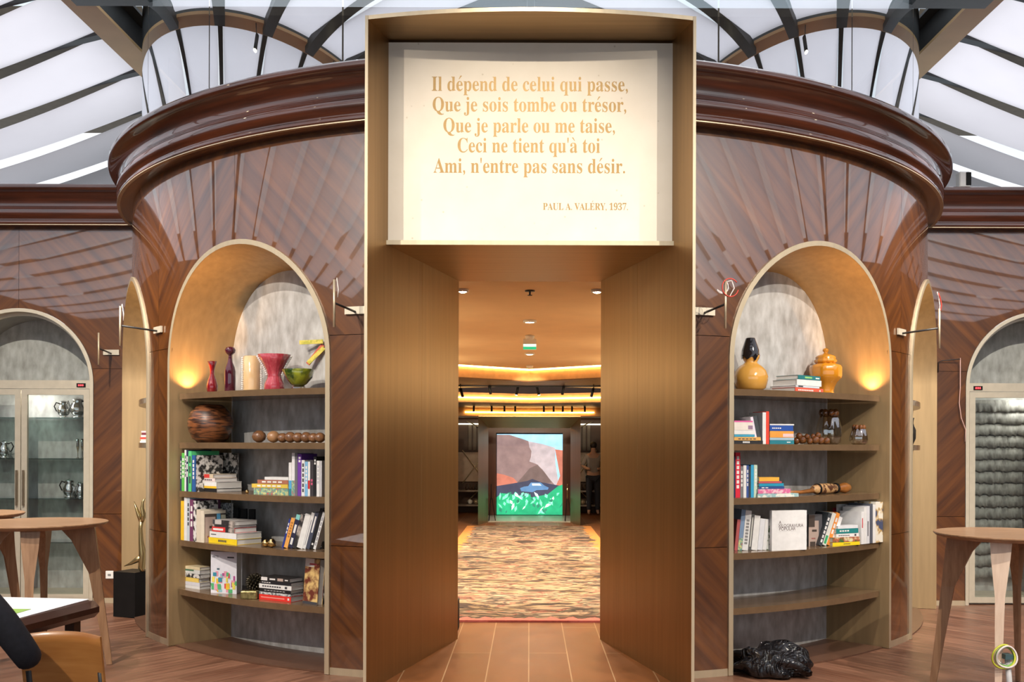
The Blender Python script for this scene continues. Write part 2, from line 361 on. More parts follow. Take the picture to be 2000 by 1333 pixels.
def arch_z(du, hw=NHW, spring=NZ):
    return spring+math.sqrt(max(0, hw*hw-du*du))
def veneer_wall(mb, place, u0, u1, holes, seams, sgn):
    flip = sgn < 0
    """place(u,z)->point; holes=(centre, half width); seams=u positions where the chevron turns"""
    us = set([u0, u1]); k = int((u1-u0)/.06)
    for i in range(k+1): us.add(u0+(u1-u0)*i/k)
    for c, hw in holes:
        for i in range(49):
            us.add(c-hw*math.cos(PI*i/48))
    for q in seams: us.add(q-.0015); us.add(q+.0015)
    us = sorted(x for x in us if u0-1e-6 <= x <= u1+1e-6)
    for a, b in zip(us, us[1:]):
        if b-a < 1e-5: continue
        mid = (a+b)/2
        if any(abs(mid-q) < .0014 for q in seams): continue
        lo = [ROWS[0], ROWS[0]]; skip = False
        for c, hw in holes:
            if abs(mid-c) < hw: lo = [arch_z(a-c, hw), arch_z(b-c, hw)]
        idx = sum(1 for q in seams if q < mid)
        for r in range(3):
            g0 = ROWS[r]+(.002 if r else 0); z1 = ROWS[r+1]-(.002 if r < 2 else 0)
            za, zb = max(lo[0], g0), max(lo[1], g0)
            if za >= z1 and zb >= z1: continue
            za, zb = min(za, z1), min(zb, z1)
            d = sgn*(1 if (idx+r) % 2 else -1)
            def uvf(u, z): return ((d*u+z*1.0)*.7071+idx*3.1, (d*u-z*1.0)*.7071+r*1.7)
            q = [(a, za), (b, zb), (b, z1), (a, z1)]
            if flip: q = q[::-1]
            mb.add([place(*t) for t in q], [(0, 1, 2, 3)], 0, False, [[uvf(*t) for t in q]])
PROF = [(0, 3.80), (.10, 3.80), (.125, 3.812), (.128, 3.835), (.105, 3.85), (.10, 3.868), (.128, 3.885), (.14, 3.915), (.136, 3.945), (.118, 3.972), (.10, 3.985),
        (.098, 4.01), (.104, 4.045), (.122, 4.08), (.15, 4.108), (.186, 4.128), (.20, 4.132), (.21, 4.145), (.21, 4.172), (.20, 4.188), (0, 4.19)]
def sweep(mb, place, us, prof, m=0):
    P = [[place(u, d, z) for (d, z) in prof] for u in us]
    ln = [0]
    for (a, b), (c, d) in zip(prof, prof[1:]): ln.append(ln[-1]+math.hypot(c-a, d-b))
    k_ = RW*PI/180 if abs(us[-1]) > 20 else 1
    mb.grid(P, m, True, lambda i, j: (us[i]*k_, ln[j]))

for s, side in ((-1, 'left'), (1, 'right')):
    # round wall
    mb = MB(); P0 = RW*rad(14.9); P1 = RW*rad(88)
    holes = [(RW*rad(c), NHW) for c in NPH]
    seams = [RW*rad(NPH[0]), RW*rad(49.9), RW*rad(NPH[1])]
    veneer_wall(mb, lambda u, z: pol(s*math.degrees(u/RW), RW, z), P0, P1, holes, seams, s)
    struct(mb, 'wall_%s_drum' % side, VENEER, 'glossy diagonal-grain veneer round wall %s of the bronze portal' % side, 'wall', nfn=radial)
    mb = MB(); n = 60                         # dark carcass behind the veneer joints, with the niche openings left out
    rngs = [(14.9, NPH[0]-NHP), (NPH[0]+NHP, NPH[1]-NHP), (NPH[1]+NHP, 88)]
    for a, b in rngs:
        mb.grid([[pol(s*(a+(b-a)*i/12), RW-.012, z) for z in (0, 3.9)] for i in range(13)])
    for c in NPH:
        ang = [c-NHP*math.cos(PI*i/40) for i in range(41)]
        mb.grid([[pol(s*a, RW-.012, arch_z(RW*rad(a-c))), pol(s*a, RW-.012, 3.9)] for a in ang])
    struct(mb, 'trim_%s_backing' % side, BLACK)
    mb = MB()                                 # baseboard
    for a, b in rngs:
        mb.grid([[pol(s*(a+(b-a)*i/12), RW+.004, z) for z in (0, .05)]+[pol(s*(a+(b-a)*i/12), RW-.01, .05)] for i in range(13)], 0, False)
    struct(mb, 'baseboard_%s_drum' % side, BRASS)
    mb = MB(); sweep(mb, lambda u, d, z: pol(s*u, RW+d, z), [15+(89-15)*i/60 for i in range(61)], PROF)
    # uv along metres
    struct(mb, 'trim_%s_drum_cornice' % side, CORN, 'polished dark wood cornice crowning the round wall %s of the sign' % side, 'cornice')
    mb = MB(); mb.grid([[pol(s*(15+(89-15)*i/60), RW+d, z) for d, z in ((.098, 3.801), (.131, 3.801), (.131, 3.808), (.12, 3.808))] for i in range(61)], 0, False)
    struct(mb, 'trim_%s_drum_bead' % side, BRASS)
    # flat wall
    mb = MB(); cxw = 5.17
    veneer_wall(mb, lambda u, z: (s*u, WALLY, z), 3.80, 9.5, [(cxw, .76)], [cxw, 7.6], s)
    struct(mb, 'wall_%s' % side, VENEER, 'glossy chevron veneer flat wall around the %s arched cabinet' % side, 'wall')
    mb = MB()
    mb.box(*sorted((s*3.8, s*(cxw-.76))), WALLY+.01, WALLY+.05, 0, 4.0).box(*sorted((s*(cxw+.76), s*9.5)), WALLY+.01, WALLY+.05, 0, 4.0)
    for i in range(40):
        a = cxw-.76*math.cos(PI*i/40); b = cxw-.76*math.cos(PI*(i+1)/40)
        mb.add([(s*a, WALLY+.01, arch_z(a-cxw, .76)), (s*b, WALLY+.01, arch_z(b-cxw, .76)), (s*b, WALLY+.01, 4.0), (s*a, WALLY+.01, 4.0)], [(0, 1, 2, 3)])
    struct(mb, 'trim_%s_wall_backing' % side, BLACK)
    mb = MB(); mb.box(*sorted((s*3.9, s*(cxw-.76))), WALLY-.006, WALLY+.01, 0, .05); mb.box(*sorted((s*(cxw+.76), s*9.5)), WALLY-.006, WALLY+.01, 0, .05)
    struct(mb, 'baseboard_%s' % side, BRASS)
    mb = MB(); sweep(mb, lambda u, d, z: (s*u, WALLY-d, z), [3.75+5.75*i/20 for i in range(21)], PROF)
    struct(mb, 'trim_%s_wall_cornice' % side, CORN, 'straight polished wood cornice on the flat %s wall' % side, 'cornice')
    mb = MB(); mb.box(*sorted((s*3.9, s*9.5)), WALLY-.131, WALLY-.12, 3.796, 3.803); struct(mb, 'trim_%s_wall_bead' % side, BRASS)

# floors
mb = MB()
for s in (-1, 1):
    q = [(0, -4.5), (s*11, -4.5), (s*11, 11), (0, 11)]
    if s < 0: q = q[::-1]
    c = math.cos(rad(52)); d = math.sin(rad(52))
    mb.add([(x, y, 0) for x, y in q], [(0, 1, 2, 3)], 0, False, [[(-s*x*c+y*d, s*x*d+y*c) for x, y in q]])
struct(mb, 'floor', FLOOR, 'brown timber board floor of the round hall', 'floor')
mb = MB(); q = [(-1.05, 4.2), (1.05, 4.2), (1.05, 6.9), (1.05, 8.3), (2.3, 8.3), (2.3, 26), (-2.3, 26), (-2.3, 8.3), (-1.05, 8.3), (-1.05, 6.9)]
mb.add([(x, y, .003) for x, y in q], [tuple(range(len(q)))], 0, False, [[(y, x) for x, y in q]])
struct(mb, 'floor_shop', PFLOOR, 'wide tan floor boards running through the bronze portal', 'floor')

# hall enclosure behind the viewer, roof edge, drum lid, added shade above the far sails
mb = MB(); xs = [-11, -9.5, -4.9, -4.7, -.1, .1, 4.7, 4.9, 9.5, 11]
for i in range(9):
    if i % 2 == 0: mb.box(xs[i], xs[i+1], -4.6, -4.4, 0, 5.4)
    else: mb.box(xs[i], xs[i+1], -4.6, -4.4, 0, .25).box(xs[i], xs[i+1], -4.6, -4.4, 4.5, 5.4)
struct(mb, 'wall_back', BACKW)
mb = MB(); mb.box(-9.8, -9.6, -4.6, 10.2, 0, 4.7); struct(mb, 'wall_far_left', BACKW)
mb = MB(); mb.box(9.6, 9.8, -4.6, 10.2, 0, 4.7); struct(mb, 'wall_far_right', BACKW)
mb = MB(); mb.box(-11.2, 11.2, -4.6, -.75, 5.4, 5.5); struct(mb, 'ceiling_hall', BACKW)
mb = MB(); mb.prism([pol(-90+180*i/40, 3.80) for i in range(41)]+[(3.9, 15), (-3.9, 15)], 4.10, 4.18); struct(mb, 'ceiling_drum_lid', DIM)
mb = MB(); mb.box(-11, 11, 11.6, 16, 6.6, 6.7); struct(mb, 'sail_shade_slab', DIM)  # unseen slab added to keep daylight off the far sails

# ------------------------------------------------------------------ skylight: girders, ribs, sails
GX, GZ = 3.99, 5.50
for s, side in ((-1, 'left'), (1, 'right')):
    g = empty('roof_girder', (s*GX, 7, GZ), 'tan steel girder running along the %s side of the glass drum' % side, 'girder'); g['kind'] = 'structure'
    MB().box(s*GX-.13, s*GX+.13, -.9, 14.6, GZ, GZ+.03).build('bottom_flange', GIRD, g)
    MB().box(s*GX-.015, s*GX+.015, -.9, 14.6, GZ+.031, GZ+.36).build('web', STEEL, g)
    MB().box(s*GX-.13, s*GX+.13, -.9, 14.6, GZ+.361, GZ+.39).build('top_flange', STEEL, g)
g = MB().box(-.06, .06, -.9, 6.7, GZ+.05, GZ+.36).build('roof_ridge_beam', STEEL, kind='structure')
def sail_mesh(x0, z0, x1, z1, sag, w=.84):
    mb = MB(); P = []
    for i in range(21):
        t = i/20; z = z0+(z1-z0)*t-sag*4*t*(1-t)
        P.append([(x0+(x1-x0)*t, w*(j/6-.5)*(1-.16*math.sin(PI*t)), z-.05*math.sin(PI*t)*(1-(2*j/6-1)**2)) for j in range(7)])
    return mb.grid(P)
NS, SP, Y0 = 16, .94, -.30
SX = 9.3; SLOPE = .25
for s, side in ((-1, 'left'), (1, 'right')):
    proto = None; rp_ = None
    for k in range(NS):
        y = Y0+SP*k
        if proto is None:
            proto = sail_mesh(s*(GX+.12), GZ+.06, s*SX, GZ+.06-SLOPE*(SX-GX), .26).build('fabric_sail', SAIL, origin=(s*6.6, 0, GZ)); o = proto
        else:
            o = proto.copy(); COL.objects.link(o)
        o.location.y = y
        tag(o, 'white fabric ceiling sail, %s from the near end in the %s outer bay' % (ORD[k], side), 'sail', 'sails of the %s outer bay' % side)
        if rp_ is None:
            mb = MB(); dx = SX-GX
            mb.extr([(s*GX, -.05, GZ+.045), (s*GX, .05, GZ+.045), (s*GX, .05, GZ+.10), (s*GX, -.05, GZ+.10)], (s*dx, 0, -SLOPE*dx))
            rp_ = mb.build('roof_rib', STEEL, origin=(s*GX, 0, GZ+.2), kind='structure'); r_ = rp_
        else: r_ = rp_.copy(); COL.objects.link(r_)
        r_.location.y = y+SP/2
    protos = None
    for k in range(12):
        y = Y0+SP*k
        if y < 6.3:
            if protos is None:
                protos = sail_mesh(s*(GX-.12), GZ+.06, s*.08, GZ+.12, .18).build('fabric_sail', SAIL, origin=(s*2, 0, GZ)); o = protos
            else: o = protos.copy(); COL.objects.link(o)
            o.location.y = y; xe = .06
        else:
            xe = math.sqrt(max(0, 3.9**2-(min(y+.41, DCY)-DCY)**2))+.02
            if GX-.12-xe < .25: continue
            o = sail_mesh(s*(GX-.12), GZ+.06, s*xe, GZ+.10, .05*(GX-xe)).build('fabric_sail', SAIL, origin=(s*3, 0, GZ)); o.location.y = y
        tag(o, 'white fabric ceiling sail, %s from the near end in the %s inner bay' % (ORD[k], side), 'sail', 'sails of the %s inner bay' % side)
        mb = MB(); mb.box(*sorted((s*(GX-.02), s*xe)), y+SP/2-.10, y+SP/2+.10, GZ-.06, GZ+.03); mb.build('roof_rib', STEEL, kind='structure')
    # wind bracing near the far eaves
    for (a, b) in (((GX+.2, 13.2), (6.4, 14.6)), ((6.4, 13.2), (GX+.4, 14.6)), ((6.4, 13.6), (8.9, 14.5))):
        za, zb = GZ+.1-SLOPE*(a[0]-GX), GZ+.1-SLOPE*(b[0]-GX)
        MB().tube([(s*a[0], a[1], za-.2), (s*b[0], b[1], zb-.2)], .035, 6).build('roof_brace', STEEL, kind='structure')
    mb = MB(); mb.box(*sorted((s*4.1, s*9.3)), 14.5, 14.6, 4.2, 4.9); mb.build('roof_eaves_beam', STEEL, kind='structure')

# curved glass panes above the cornice
# each pane is a 12 mm bent sheet modelled by its outer face
pans = [(-90, -79.2), (-79, -59.6), (-59.4, -39.9), (-39.7, -20.1), (-19.9, 19.9), (20.1, 39.7), (39.9, 59.4), (59.6, 79), (79.2, 90)]
PN = ['far left', 'second from the left', 'third from the left', 'left of the sign', 'behind the sign', 'right of the sign', 'third from the right', 'second from the right', 'far right']
for (a, b), nm in zip(pans, PN):
    mb = MB(); n = 48
    for r in (3.87,): mb.grid([[pol(a+(b-a)*i/n, r, z) for z in ((4.185 if abs(a+(b-a)*i/n) > 15.7 else 4.40), 5.86)] for i in range(n+1)])
    o = mb.build('curved_glass_pane', DRUMGLASS, nfn=radial); tag(o, 'curved reflecting glass pane above the cornice, %s' % nm, 'glass pane', 'glass panes of the drum')

# ------------------------------------------------------------------ bronze portal
PT = 4.377; PR = 4.353
portal = empty('entrance_portal', (0, 7, 0), 'tall bronze entrance portal with splayed sides in the middle of the round wall', 'portal')
for s in (-1, 1):
    def xin(y): return 1.051-.463*(y-6.446)/1.808
    ysp = 7.42
    mb = MB(); mb.prism([(s*x, y) for x, y in ([(1.051, 6.450), (1.066, 6.444), (1.066, 7.3), (xin(ysp)+.03, ysp), (xin(ysp), ysp)][::s])], 0, PT)
    mb.build('front_side_panel', BRONZE, portal)
    mb = MB(); mb.prism([(s*x, y) for x, y in ([(xin(ysp+.004), ysp+.004), (xin(ysp)+.03, ysp+.004), (.66, 8.30), (.588, 8.254)][::s])], 0, 2.98)
    mb.build('rear_side_panel', BRONZE, portal)
    mb = MB(); mb.box(*sorted((s*1.049, s*1.068)), 6.438, 6.452, 0, PT); mb.build('edge_strip', BRASS, portal)
aa = math.degrees(math.asin(1.068/PR)); arc = [pol(-aa+2*aa*i/24, PR) for i in range(25)]
MB().prism(arc+[(1.068, 7.0), (-1.068, 7.0)], PT-.02, PT).build('top_panel', BRONZE_H, portal)
mb = MB(); mb.grid([[(x, y-.003, PT-.024), (x, y-.003, PT+.002), (x, y+.006, PT+.002)] for x, y in arc], 0, False); mb.build('top_edge_strip', BRASS, portal)
MB().prism([(-.975, 6.76), (.975, 6.76), (.585, 8.27), (-.585, 8.27)], 2.965, 2.985).build('soffit_panel', BRONZE_H, portal)
MB().box(-.975, .975, 6.755, 6.762, 2.962, 2.992).build('soffit_lip', BRASS, portal)
MB().box(-1.06, 1.06, 6.83, 6.85, 2.98, PT-.03).build('back_board', BRONZE, portal)

# sign with engraved verse
sign = empty('verse_sign', (0, 6.79, 2.99), 'cream stone slab engraved with a five line verse above the doorway', 'sign')
MB().box(-.966, .966, 6.783, 6.82, 2.992, PT-.035).build('slab', STONE, sign)
INK = mat('gilded_lettering', (.33, .20, .06), .45, metal=.25, var=.1, scale=30)
def bold(t):
    o = ''
    for ch in t:
        if 'a' <= ch <= 'z': o += chr(0x1D41A+ord(ch)-97)
        elif 'A' <= ch <= 'Z': o += chr(0x1D400+ord(ch)-65)
        elif '0' <= ch <= '9': o += chr(0x1D7CE+ord(ch)-48)
        else: o += ch
    return o
ACC = {'é': ('e', 1), 'à': ('a', -1), 'É': ('E', 1)}
def glyphs(t, offset=0.):
    """mesh (verts, faces) of a text run, flat in xy, and its size"""
    c = bpy.data.curves.new('txt', 'FONT'); c.body = t; c.offset = offset; c.resolution_u = 4
    o = bpy.data.objects.new('txt', c); COL.objects.link(o)
    dg = bpy.context.evaluated_depsgraph_get(); dg.update()
    me = bpy.data.meshes.new_from_object(o.evaluated_get(dg))
    v = [tuple(p.co) for p in me.vertices]; f = [tuple(p.vertices) for p in me.polygons]
    bpy.data.objects.remove(o); bpy.data.curves.remove(c); bpy.data.meshes.remove(me)
    return v, f
def width(v): return max(p[0] for p in v) if v else 0
def text_line(t, serif=True, offset=.0):
    plain = ''.join(ACC.get(ch, (ch,))[0] for ch in t)
    fn = bold if serif else (lambda x: x)
    v, f = glyphs(fn(plain), offset)
    for i, ch in enumerate(t):                       # accents drawn as slanted strokes over their letters
        if ch in ACC:
            a = width(glyphs(fn(plain[:i]+'.'))[0])-width(glyphs(fn('.'))[0]) if i else 0
            b = width(glyphs(fn(plain[:i+1]))[0]); xm = (a+b)/2+.03; sg = ACC[ch][1]; z0 = .76 if ch == 'É' else .56
            k = len(v)
            v = v+[(xm-.02-sg*.05, z0, 0), (xm+.02-sg*.05, z0, 0), (xm+.05+sg*.09, z0+.17, 0), (xm-.05+sg*.09, z0+.17, 0)]
            f = f+[(k, k+1, k+2, k+3)]
    return v, f
def put_text(t, place, x0, x1, hgt=None, serif=True, mb=None, m=0, offset=.0):
    v, f = text_line(t, serif, offset)
    lo = min(p[0] for p in v); hi = max(p[0] for p in v); k = (x1-x0)/(hi-lo); kz = hgt if hgt else k
    mb = mb or MB(); mb.add([place(x0+(p[0]-lo)*k, p[1]*kz) for p in v], [tuple(q) for q in f], m); return mb
sy = 6.7822
def sx_(px): return (px-CX)*sy/F
def sz_(py): return EYE+(HZ-py)*sy/F
def put_words(t, base, x0, x1, hz):
    """each word a part of the sign, spaced as in the whole line"""
    v, f = text_line(t); lo = min(p[0] for p in v); hi = max(p[0] for p in v); k = (x1-x0)/(hi-lo)
    plain = ''.join(ACC.get(ch, (ch,))[0] for ch in t); spaces = [i for i, ch in enumerate(t) if ch == ' ']
    dw = width(glyphs(bold('.'))[0]); cuts = [-1]
    for i in spaces: cuts.append((width(glyphs(bold(plain[:i]))[0])+width(glyphs(bold(plain[:i]+' .'))[0])-dw)/2)
    cuts.append(99)
    for c0, c1 in zip(cuts, cuts[1:]):
        mb = MB(); fs = [q for q in f if c0 <= sum(v[i][0] for i in q)/len(q) < c1]; ids = sorted(set(i for q in fs for i in q)); mp = {i: n for n, i in enumerate(ids)}
        mb.add([(x0+(v[i][0]-lo)*k, sy, sz_(base)+v[i][1]*hz) for i in ids], [tuple(mp[i] for i in q) for q in fs]); mb.build('engraved_word', INK, sign)
for ln, a, b, base in (('Il dépend de celui qui passe,', 841, 1224, 178), ('Que je sois tombe ou trésor,', 843, 1221, 218), ('Que je parle ou me taise,', 864, 1199, 259),
                       ("Ceci ne tient qu'à toi", 892, 1170, 298), ("Ami, n'entre pas sans désir.", 845, 1219, 338), ('PAUL A. VALÉRY, 1937.', 1059, 1225, 410)):
    small = ln.startswith('PAUL'); k = .142 if not small else .068
    put_words(ln, base, sx_(a), sx_(b), k)

# ------------------------------------------------------------------ arched niches in the round wall
SH = (2.01, 1.62, 1.235, .845, .455); NB = 3.43
def niche(c, s, name, label, levels, shelf_hp=12.2, rfront=3.89, reach=0.):
    e = empty(name, pol(s*c, 3.7, 0), label, 'bookcase')
    path = [(-NHW, .003)]+[(-NHW, NZ*i/4) for i in range(1, 4)]+[(-NHW*math.cos(PI*i/40), NZ+NHW*math.sin(PI*i/40)) for i in range(41)]+[(NHW, NZ*i/4) for i in (3, 2, 1)]+[(NHW, .003)]
    def pt(du, z, r, off=0):
        k = r/RW; zz = NZ+(z-NZ)*k if z > NZ else z
        return pol(s*(c+math.degrees(du/RW)), r, zz)
    mb = MB()
    def fr(du): return RW+.016+reach*max(0, min(1, du/NHW))**1.5          # front edge radius
    mb.grid([[pol(s*(c+math.degrees(du/RW)), fr(du), z)]+[pt(du, z, RW+(NB-RW)*j/3) for j in range(4)] for du, z in path])
    mb.build('lining', NICHE, e)
    def outset(du, z, o):
        if z <= NZ: return (du+math.copysign(o, du), z)
        a = math.atan2(z-NZ, du); return (du+o*math.cos(a), z+o*math.sin(a))
    mb = MB(); rows = []
    for du, z in path:
        a_, b_ = outset(du, z, .036)
        rows.append([pol(s*(c+math.degrees(du/RW)), fr(du), z), pol(s*(c+math.degrees(a_/RW)), fr(du), b_), pol(s*(c+math.degrees(a_/RW)), RW-.006, b_)])
    mb.grid(rows, 0, False); mb.build('arch_frame', BRASS, e)
    mb = MB(); ang = [-NHP*math.cos(PI*i/40) for i in range(41)]
    mb.grid([[pol(s*(c+a), NB, .002), pol(s*(c+a), NB, NZ+(arch_z(RW*rad(a))-NZ)*NB/RW)] for a in ang]); mb.build('back_panel', CONC, e)
    mb = MB(); mb.prism([pol(s*(c-shelf_hp+2*shelf_hp*i/16), 3.92) for i in range(17)]+[pol(s*(c+shelf_hp-2*shelf_hp*i/16), NB) for i in range(17)], .002, .012)
    mb.build('plinth_floor', mat('niche_floor', (.13, .065, .04), .35), e)
    for z in levels:
        mb = MB(); mb.prism([pol(s*(c-shelf_hp+2*shelf_hp*i/16), rfront) for i in range(17)]+[pol(s*(c+shelf_hp-2*shelf_hp*i/16), NB+.005) for i in range(17)], z-.046, z)
        mb.build('shelf', SHELF, e)
    return e
for s, side in ((-1, 'left'), (1, 'right')):
    niche(NPH[0], s, 'niche_bookcase', 'arched bronze bookcase niche full of objects, %s of the portal' % side, SH)
    niche(NPH[1], s, 'niche_bookcase', 'narrow-looking arched bronze niche at the far %s edge of the round wall' % side, (2.01, 1.62), reach=.14)

# ------------------------------------------------------------------ arched display cabinets in the flat walls
for s, side in ((-1, 'left'), (1, 'right')):
    cx = s*5.17; hw = .76
    e = empty('display_cabinet', (cx, WALLY+.2, 0), 'arched glazed display cabinet with pale metal frame in the %s flat wall' % side, 'cabinet')
    path = [(-hw, .003), (-hw, 1.0)]+[(-hw*math.cos(PI*i/36), NZ+hw*math.sin(PI*i/36)) for i in range(37)]+[(hw, 1.0), (hw, .003)]
    def ins(du, z, o):
        if z <= NZ: return (du-math.copysign(o, du), z)
        a = math.atan2(z-NZ, du); return (du-o*math.cos(a), z-o*math.sin(a))
    rows = []
    for du, z in path:
        i1 = ins(du, z, .035); i2 = ins(du, z, .065)
        rows.append([(cx+du, WALLY-.012, z), (cx+i1[0], WALLY-.012, i1[1]), (cx+i1[0], WALLY+.06, i1[1]), (cx+i2[0], WALLY+.06, i2[1]), (cx+i2[0], WALLY+.10, i2[1])])
    MB().grid(rows, 0, False).build('arch_frame', CHAMP, e)
    rows = [[(cx+ins(du, z, .06)[0], WALLY+.1+.38*j, ins(du, z, .06)[1]) for j in (0, 1)] for du, z in path]
    MB().grid(rows).build('lining', mat('cabinet_lining', (.32, .30, .27), .6), e)
    mb = MB(); q = [ins(du, z, .06) for du, z in path]
    mb.grid([[(cx+a, WALLY+.48, .003), (cx+a, WALLY+.48, max(.01, b))] for a, b in q]); mb.build('back_panel', CONC, e)
    MB().box(cx-.70, cx+.70, WALLY+.045, WALLY+.09, 2.17, 2.255).build('transom_bar', CHAMP, e)
    mb = MB(); mb.add([(cx-.69*math.cos(PI*i/30), WALLY+.08, max(2.25, NZ+.69*math.sin(PI*i/30))) for i in range(31)], [list(range(31))]); mb.build('fanlight_pane', PANE, e)
    MB().box(cx-.70, cx+.70, WALLY+.1, WALLY+.47, .003, .085).build('cabinet_floor', CHAMP, e)
    for d in (-1, 1):
        x0, x1 = sorted((cx+d*.004, cx+d*.695))
        mb = MB(); y0, y1, z0, z1, w = WALLY+.05, WALLY+.085, .02, 2.165, .058
        mb.box(x0, x0+w, y0, y1, z0, z1).box(x1-w, x1, y0, y1, z0, z1).box(x0+w, x1-w, y0, y1, z0, z0+w).box(x0+w, x1-w, y0, y1, z1-w, z1)
        dr = mb.build('door', CHAMP, e)
        MB().box(x0+w, x1-w, y0+.012, y0+.018, z0+w, z1-w).build('door_pane', PANE, dr)
        hx = cx+d*.034; mb = MB(); mb.box(hx-.008, hx+.008, y0-.03, y0-.012, .98, 1.34)
        for hz in (1.02, 1.30): mb.box(hx-.005, hx+.005, y0-.014, y0+.001, hz-.01, hz+.01)
        mb.build('door_handle', mat('aged_handle', (.25, .2, .14), .4, metal=.7), dr)
    for z in ((.60, 1.05, 1.46, 1.88) if s < 0 else ()):
        MB().box(cx-.70, cx+.70, WALLY+.14, WALLY+.47, z-.012, z).build('glass_shelf', SHELFGLASS, e)
    lx = cx+.615 if s < 0 else cx-.615
    d_ = MB().box(lx-.045, lx+.045, WALLY+.036, WALLY+.046, 2.185, 2.225).build('thermostat', BLACK, e)
    mb = MB()
    for k in range(3):
        x = lx-.028+.02*k
        for (a, b, c, dd) in ((0, .012, .0, .003), (0, .012, .012, .015), (0, .003, 0, .015), (.009, .012, 0, .015)):
            mb.box(x+a, x+b, WALLY+.034, WALLY+.0365, 2.197+c, 2.197+dd)
    mb.build('red_digits', mat('red_led', (1, .05, .06), .5, emit=4), d_)
    if s > 0:      # shaggy layered lining
        sh = mat('shaggy_fringe', (.17, .16, .15), .95, scale=24, stretch=(1, 1, .35), col2=(.46, .45, .42), contrast=(.3, .7))
        for k in range(15):
            z = 2.10-.125*k; mb = MB(); rows = []
            for i in range(90):
                x = cx-.66+1.32*i/89; j = random.uniform(-.012, .012)
                rows.append([(x, WALLY+.41, z), (x, WALLY+.398+j*.2, z-.03), (x, WALLY+.385+j*.3, z-.121+j), (x, WALLY+.44, z-.108+j)])
            mb.grid(rows); mb.build('fringe_row', sh, e)

# ------------------------------------------------------------------ shop seen through the portal
mb = MB()
for s in (-1, 1): mb.box(*sorted((s*2.3, s*2.38)), 8.32, 26, 0, 3.3)
struct(mb, 'wall_shop_sides', DIM)
MB().box(-2.38, 2.38, 26, 26.1, 0, 3.3).build('wall_shop_end', DARKWOOD, kind='structure')
for s in (-1, 1):
    mb = MB(); mb.prism([(s*.68, 8.30), (s*2.3, 8.30), (s*2.3, 8.36), (s*.68, 8.36)][::s], 0, 3.3); struct(mb, 'wall_shop_front_%s' % ('left' if s < 0 else 'right'), DIM)
def vee(mb, yc, slope, z0, z1, half=2.28, t=.03):
    """V-shaped vertical fascia whose middle is farthest away"""
    for s in (-1, 1):
        mb.prism([(0, yc), (s*half, yc-slope*half), (s*half, yc-slope*half+t), (0, yc+t)][::s], z0, z1)
    return mb
mb = MB(); mb.prism([(-2.29, 8.37), (2.29, 8.37), (2.29, 16.3), (0, 18.1), (-2.29, 16.3)], 3.0, 3.04); struct(mb, 'ceiling_shop', CEIL, 'warm lit flat ceiling seen through the portal', 'ceiling')
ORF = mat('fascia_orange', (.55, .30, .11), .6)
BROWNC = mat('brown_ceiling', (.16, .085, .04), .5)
struct(vee(MB(), 18.32, .79, 2.80, 3.25), 'trim_cove_one', ORF)
MB_ = vee(MB(), 18.27, .79, 2.985, 3.01, t=.012); o = MB_.build('cove_light_strip', LED); tag(o, 'bright warm light strip in the nearest ceiling cove', 'light strip')
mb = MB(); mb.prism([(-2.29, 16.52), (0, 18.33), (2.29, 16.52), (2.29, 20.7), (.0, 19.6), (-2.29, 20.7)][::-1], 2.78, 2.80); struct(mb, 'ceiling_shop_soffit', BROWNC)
struct(vee(MB(), 21.4, .45, 2.52, 2.72), 'trim_cove_two', ORF)
o = vee(MB(), 21.36, .45, 2.60, 2.625, t=.012).build('cove_light_strip', LED); tag(o, 'middle warm light strip, behind the first row of spotlights', 'light strip')
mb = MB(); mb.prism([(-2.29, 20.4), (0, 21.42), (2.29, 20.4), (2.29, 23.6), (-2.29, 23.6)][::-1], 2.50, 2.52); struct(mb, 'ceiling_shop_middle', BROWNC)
struct(vee(MB(), 23.6, .22, 2.30, 2.50), 'trim_cove_three', ORF)
o = vee(MB(), 23.57, .22, 2.38, 2.40, half=1.5, t=.012).build('cove_light_strip', LED); tag(o, 'farthest warm light strip above the bronze screen portal', 'light strip')
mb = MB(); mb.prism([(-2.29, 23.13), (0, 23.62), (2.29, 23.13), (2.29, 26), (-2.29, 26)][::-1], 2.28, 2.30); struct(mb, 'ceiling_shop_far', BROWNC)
def at(px, py, Y): return Vector(((px-CX)/F*Y, Y, EYE-(py-HZ)/F*Y))
# ceiling lamps and devices along the axis
for y, nm in ((11.1, 'nearer'), (15.0, 'farther')):
    e = empty('recessed_downlight', (0, y, 2.98), 'small round ceiling downlight on the shop axis, the %s of two' % nm, 'downlight')
    MB().lathe([(.05, -.006), (.075, -.006), (.075, .02), (.05, .02)], 20, (0, y, 3.0-.02), caps=False).build('rim', WHITE, e)
    MB().lathe([(.048, -.004), (.048, .01)], 20, (0, y, 3.0-.02)).build('lens', LAMPGLOW, e)
for s in (-1, 1):
    x = s*.60; e = empty('recessed_downlight', (x, 8.92, 2.98), 'bright ceiling downlight just behind the %s corner of the doorway' % ('left' if s < 0 else 'right'), 'downlight')
    MB().lathe([(.035, -.004), (.055, -.004), (.055, .02), (.035, .02)], 20, (x, 8.92, 2.98), caps=False).build('rim', WHITE, e)
    MB().lathe([(.0, -.012), (.020, -.010), (.034, -.002), (.034, .01)], 20, (x, 8.92, 2.98)).build('lens', mat('spot_glow', (1, .86, .62), .5, emit=120), e)
e = empty('ceiling_sprinkler', (0, 8.97, 2.96), 'small ceiling sprinkler nearest the doorway', 'sprinkler')
MB().lathe([(.045, .03), (.045, .04)], 16, (0, 8.97, 2.96)).build('rosette', STEEL, e); MB().lathe([(.008, 0), (.008, .03)], 8, (0, 8.97, 2.96)).lathe([(.022, -.006), (.022, -.002)], 12, (0, 8.97, 2.96)).build('nozzle', STEEL, e)
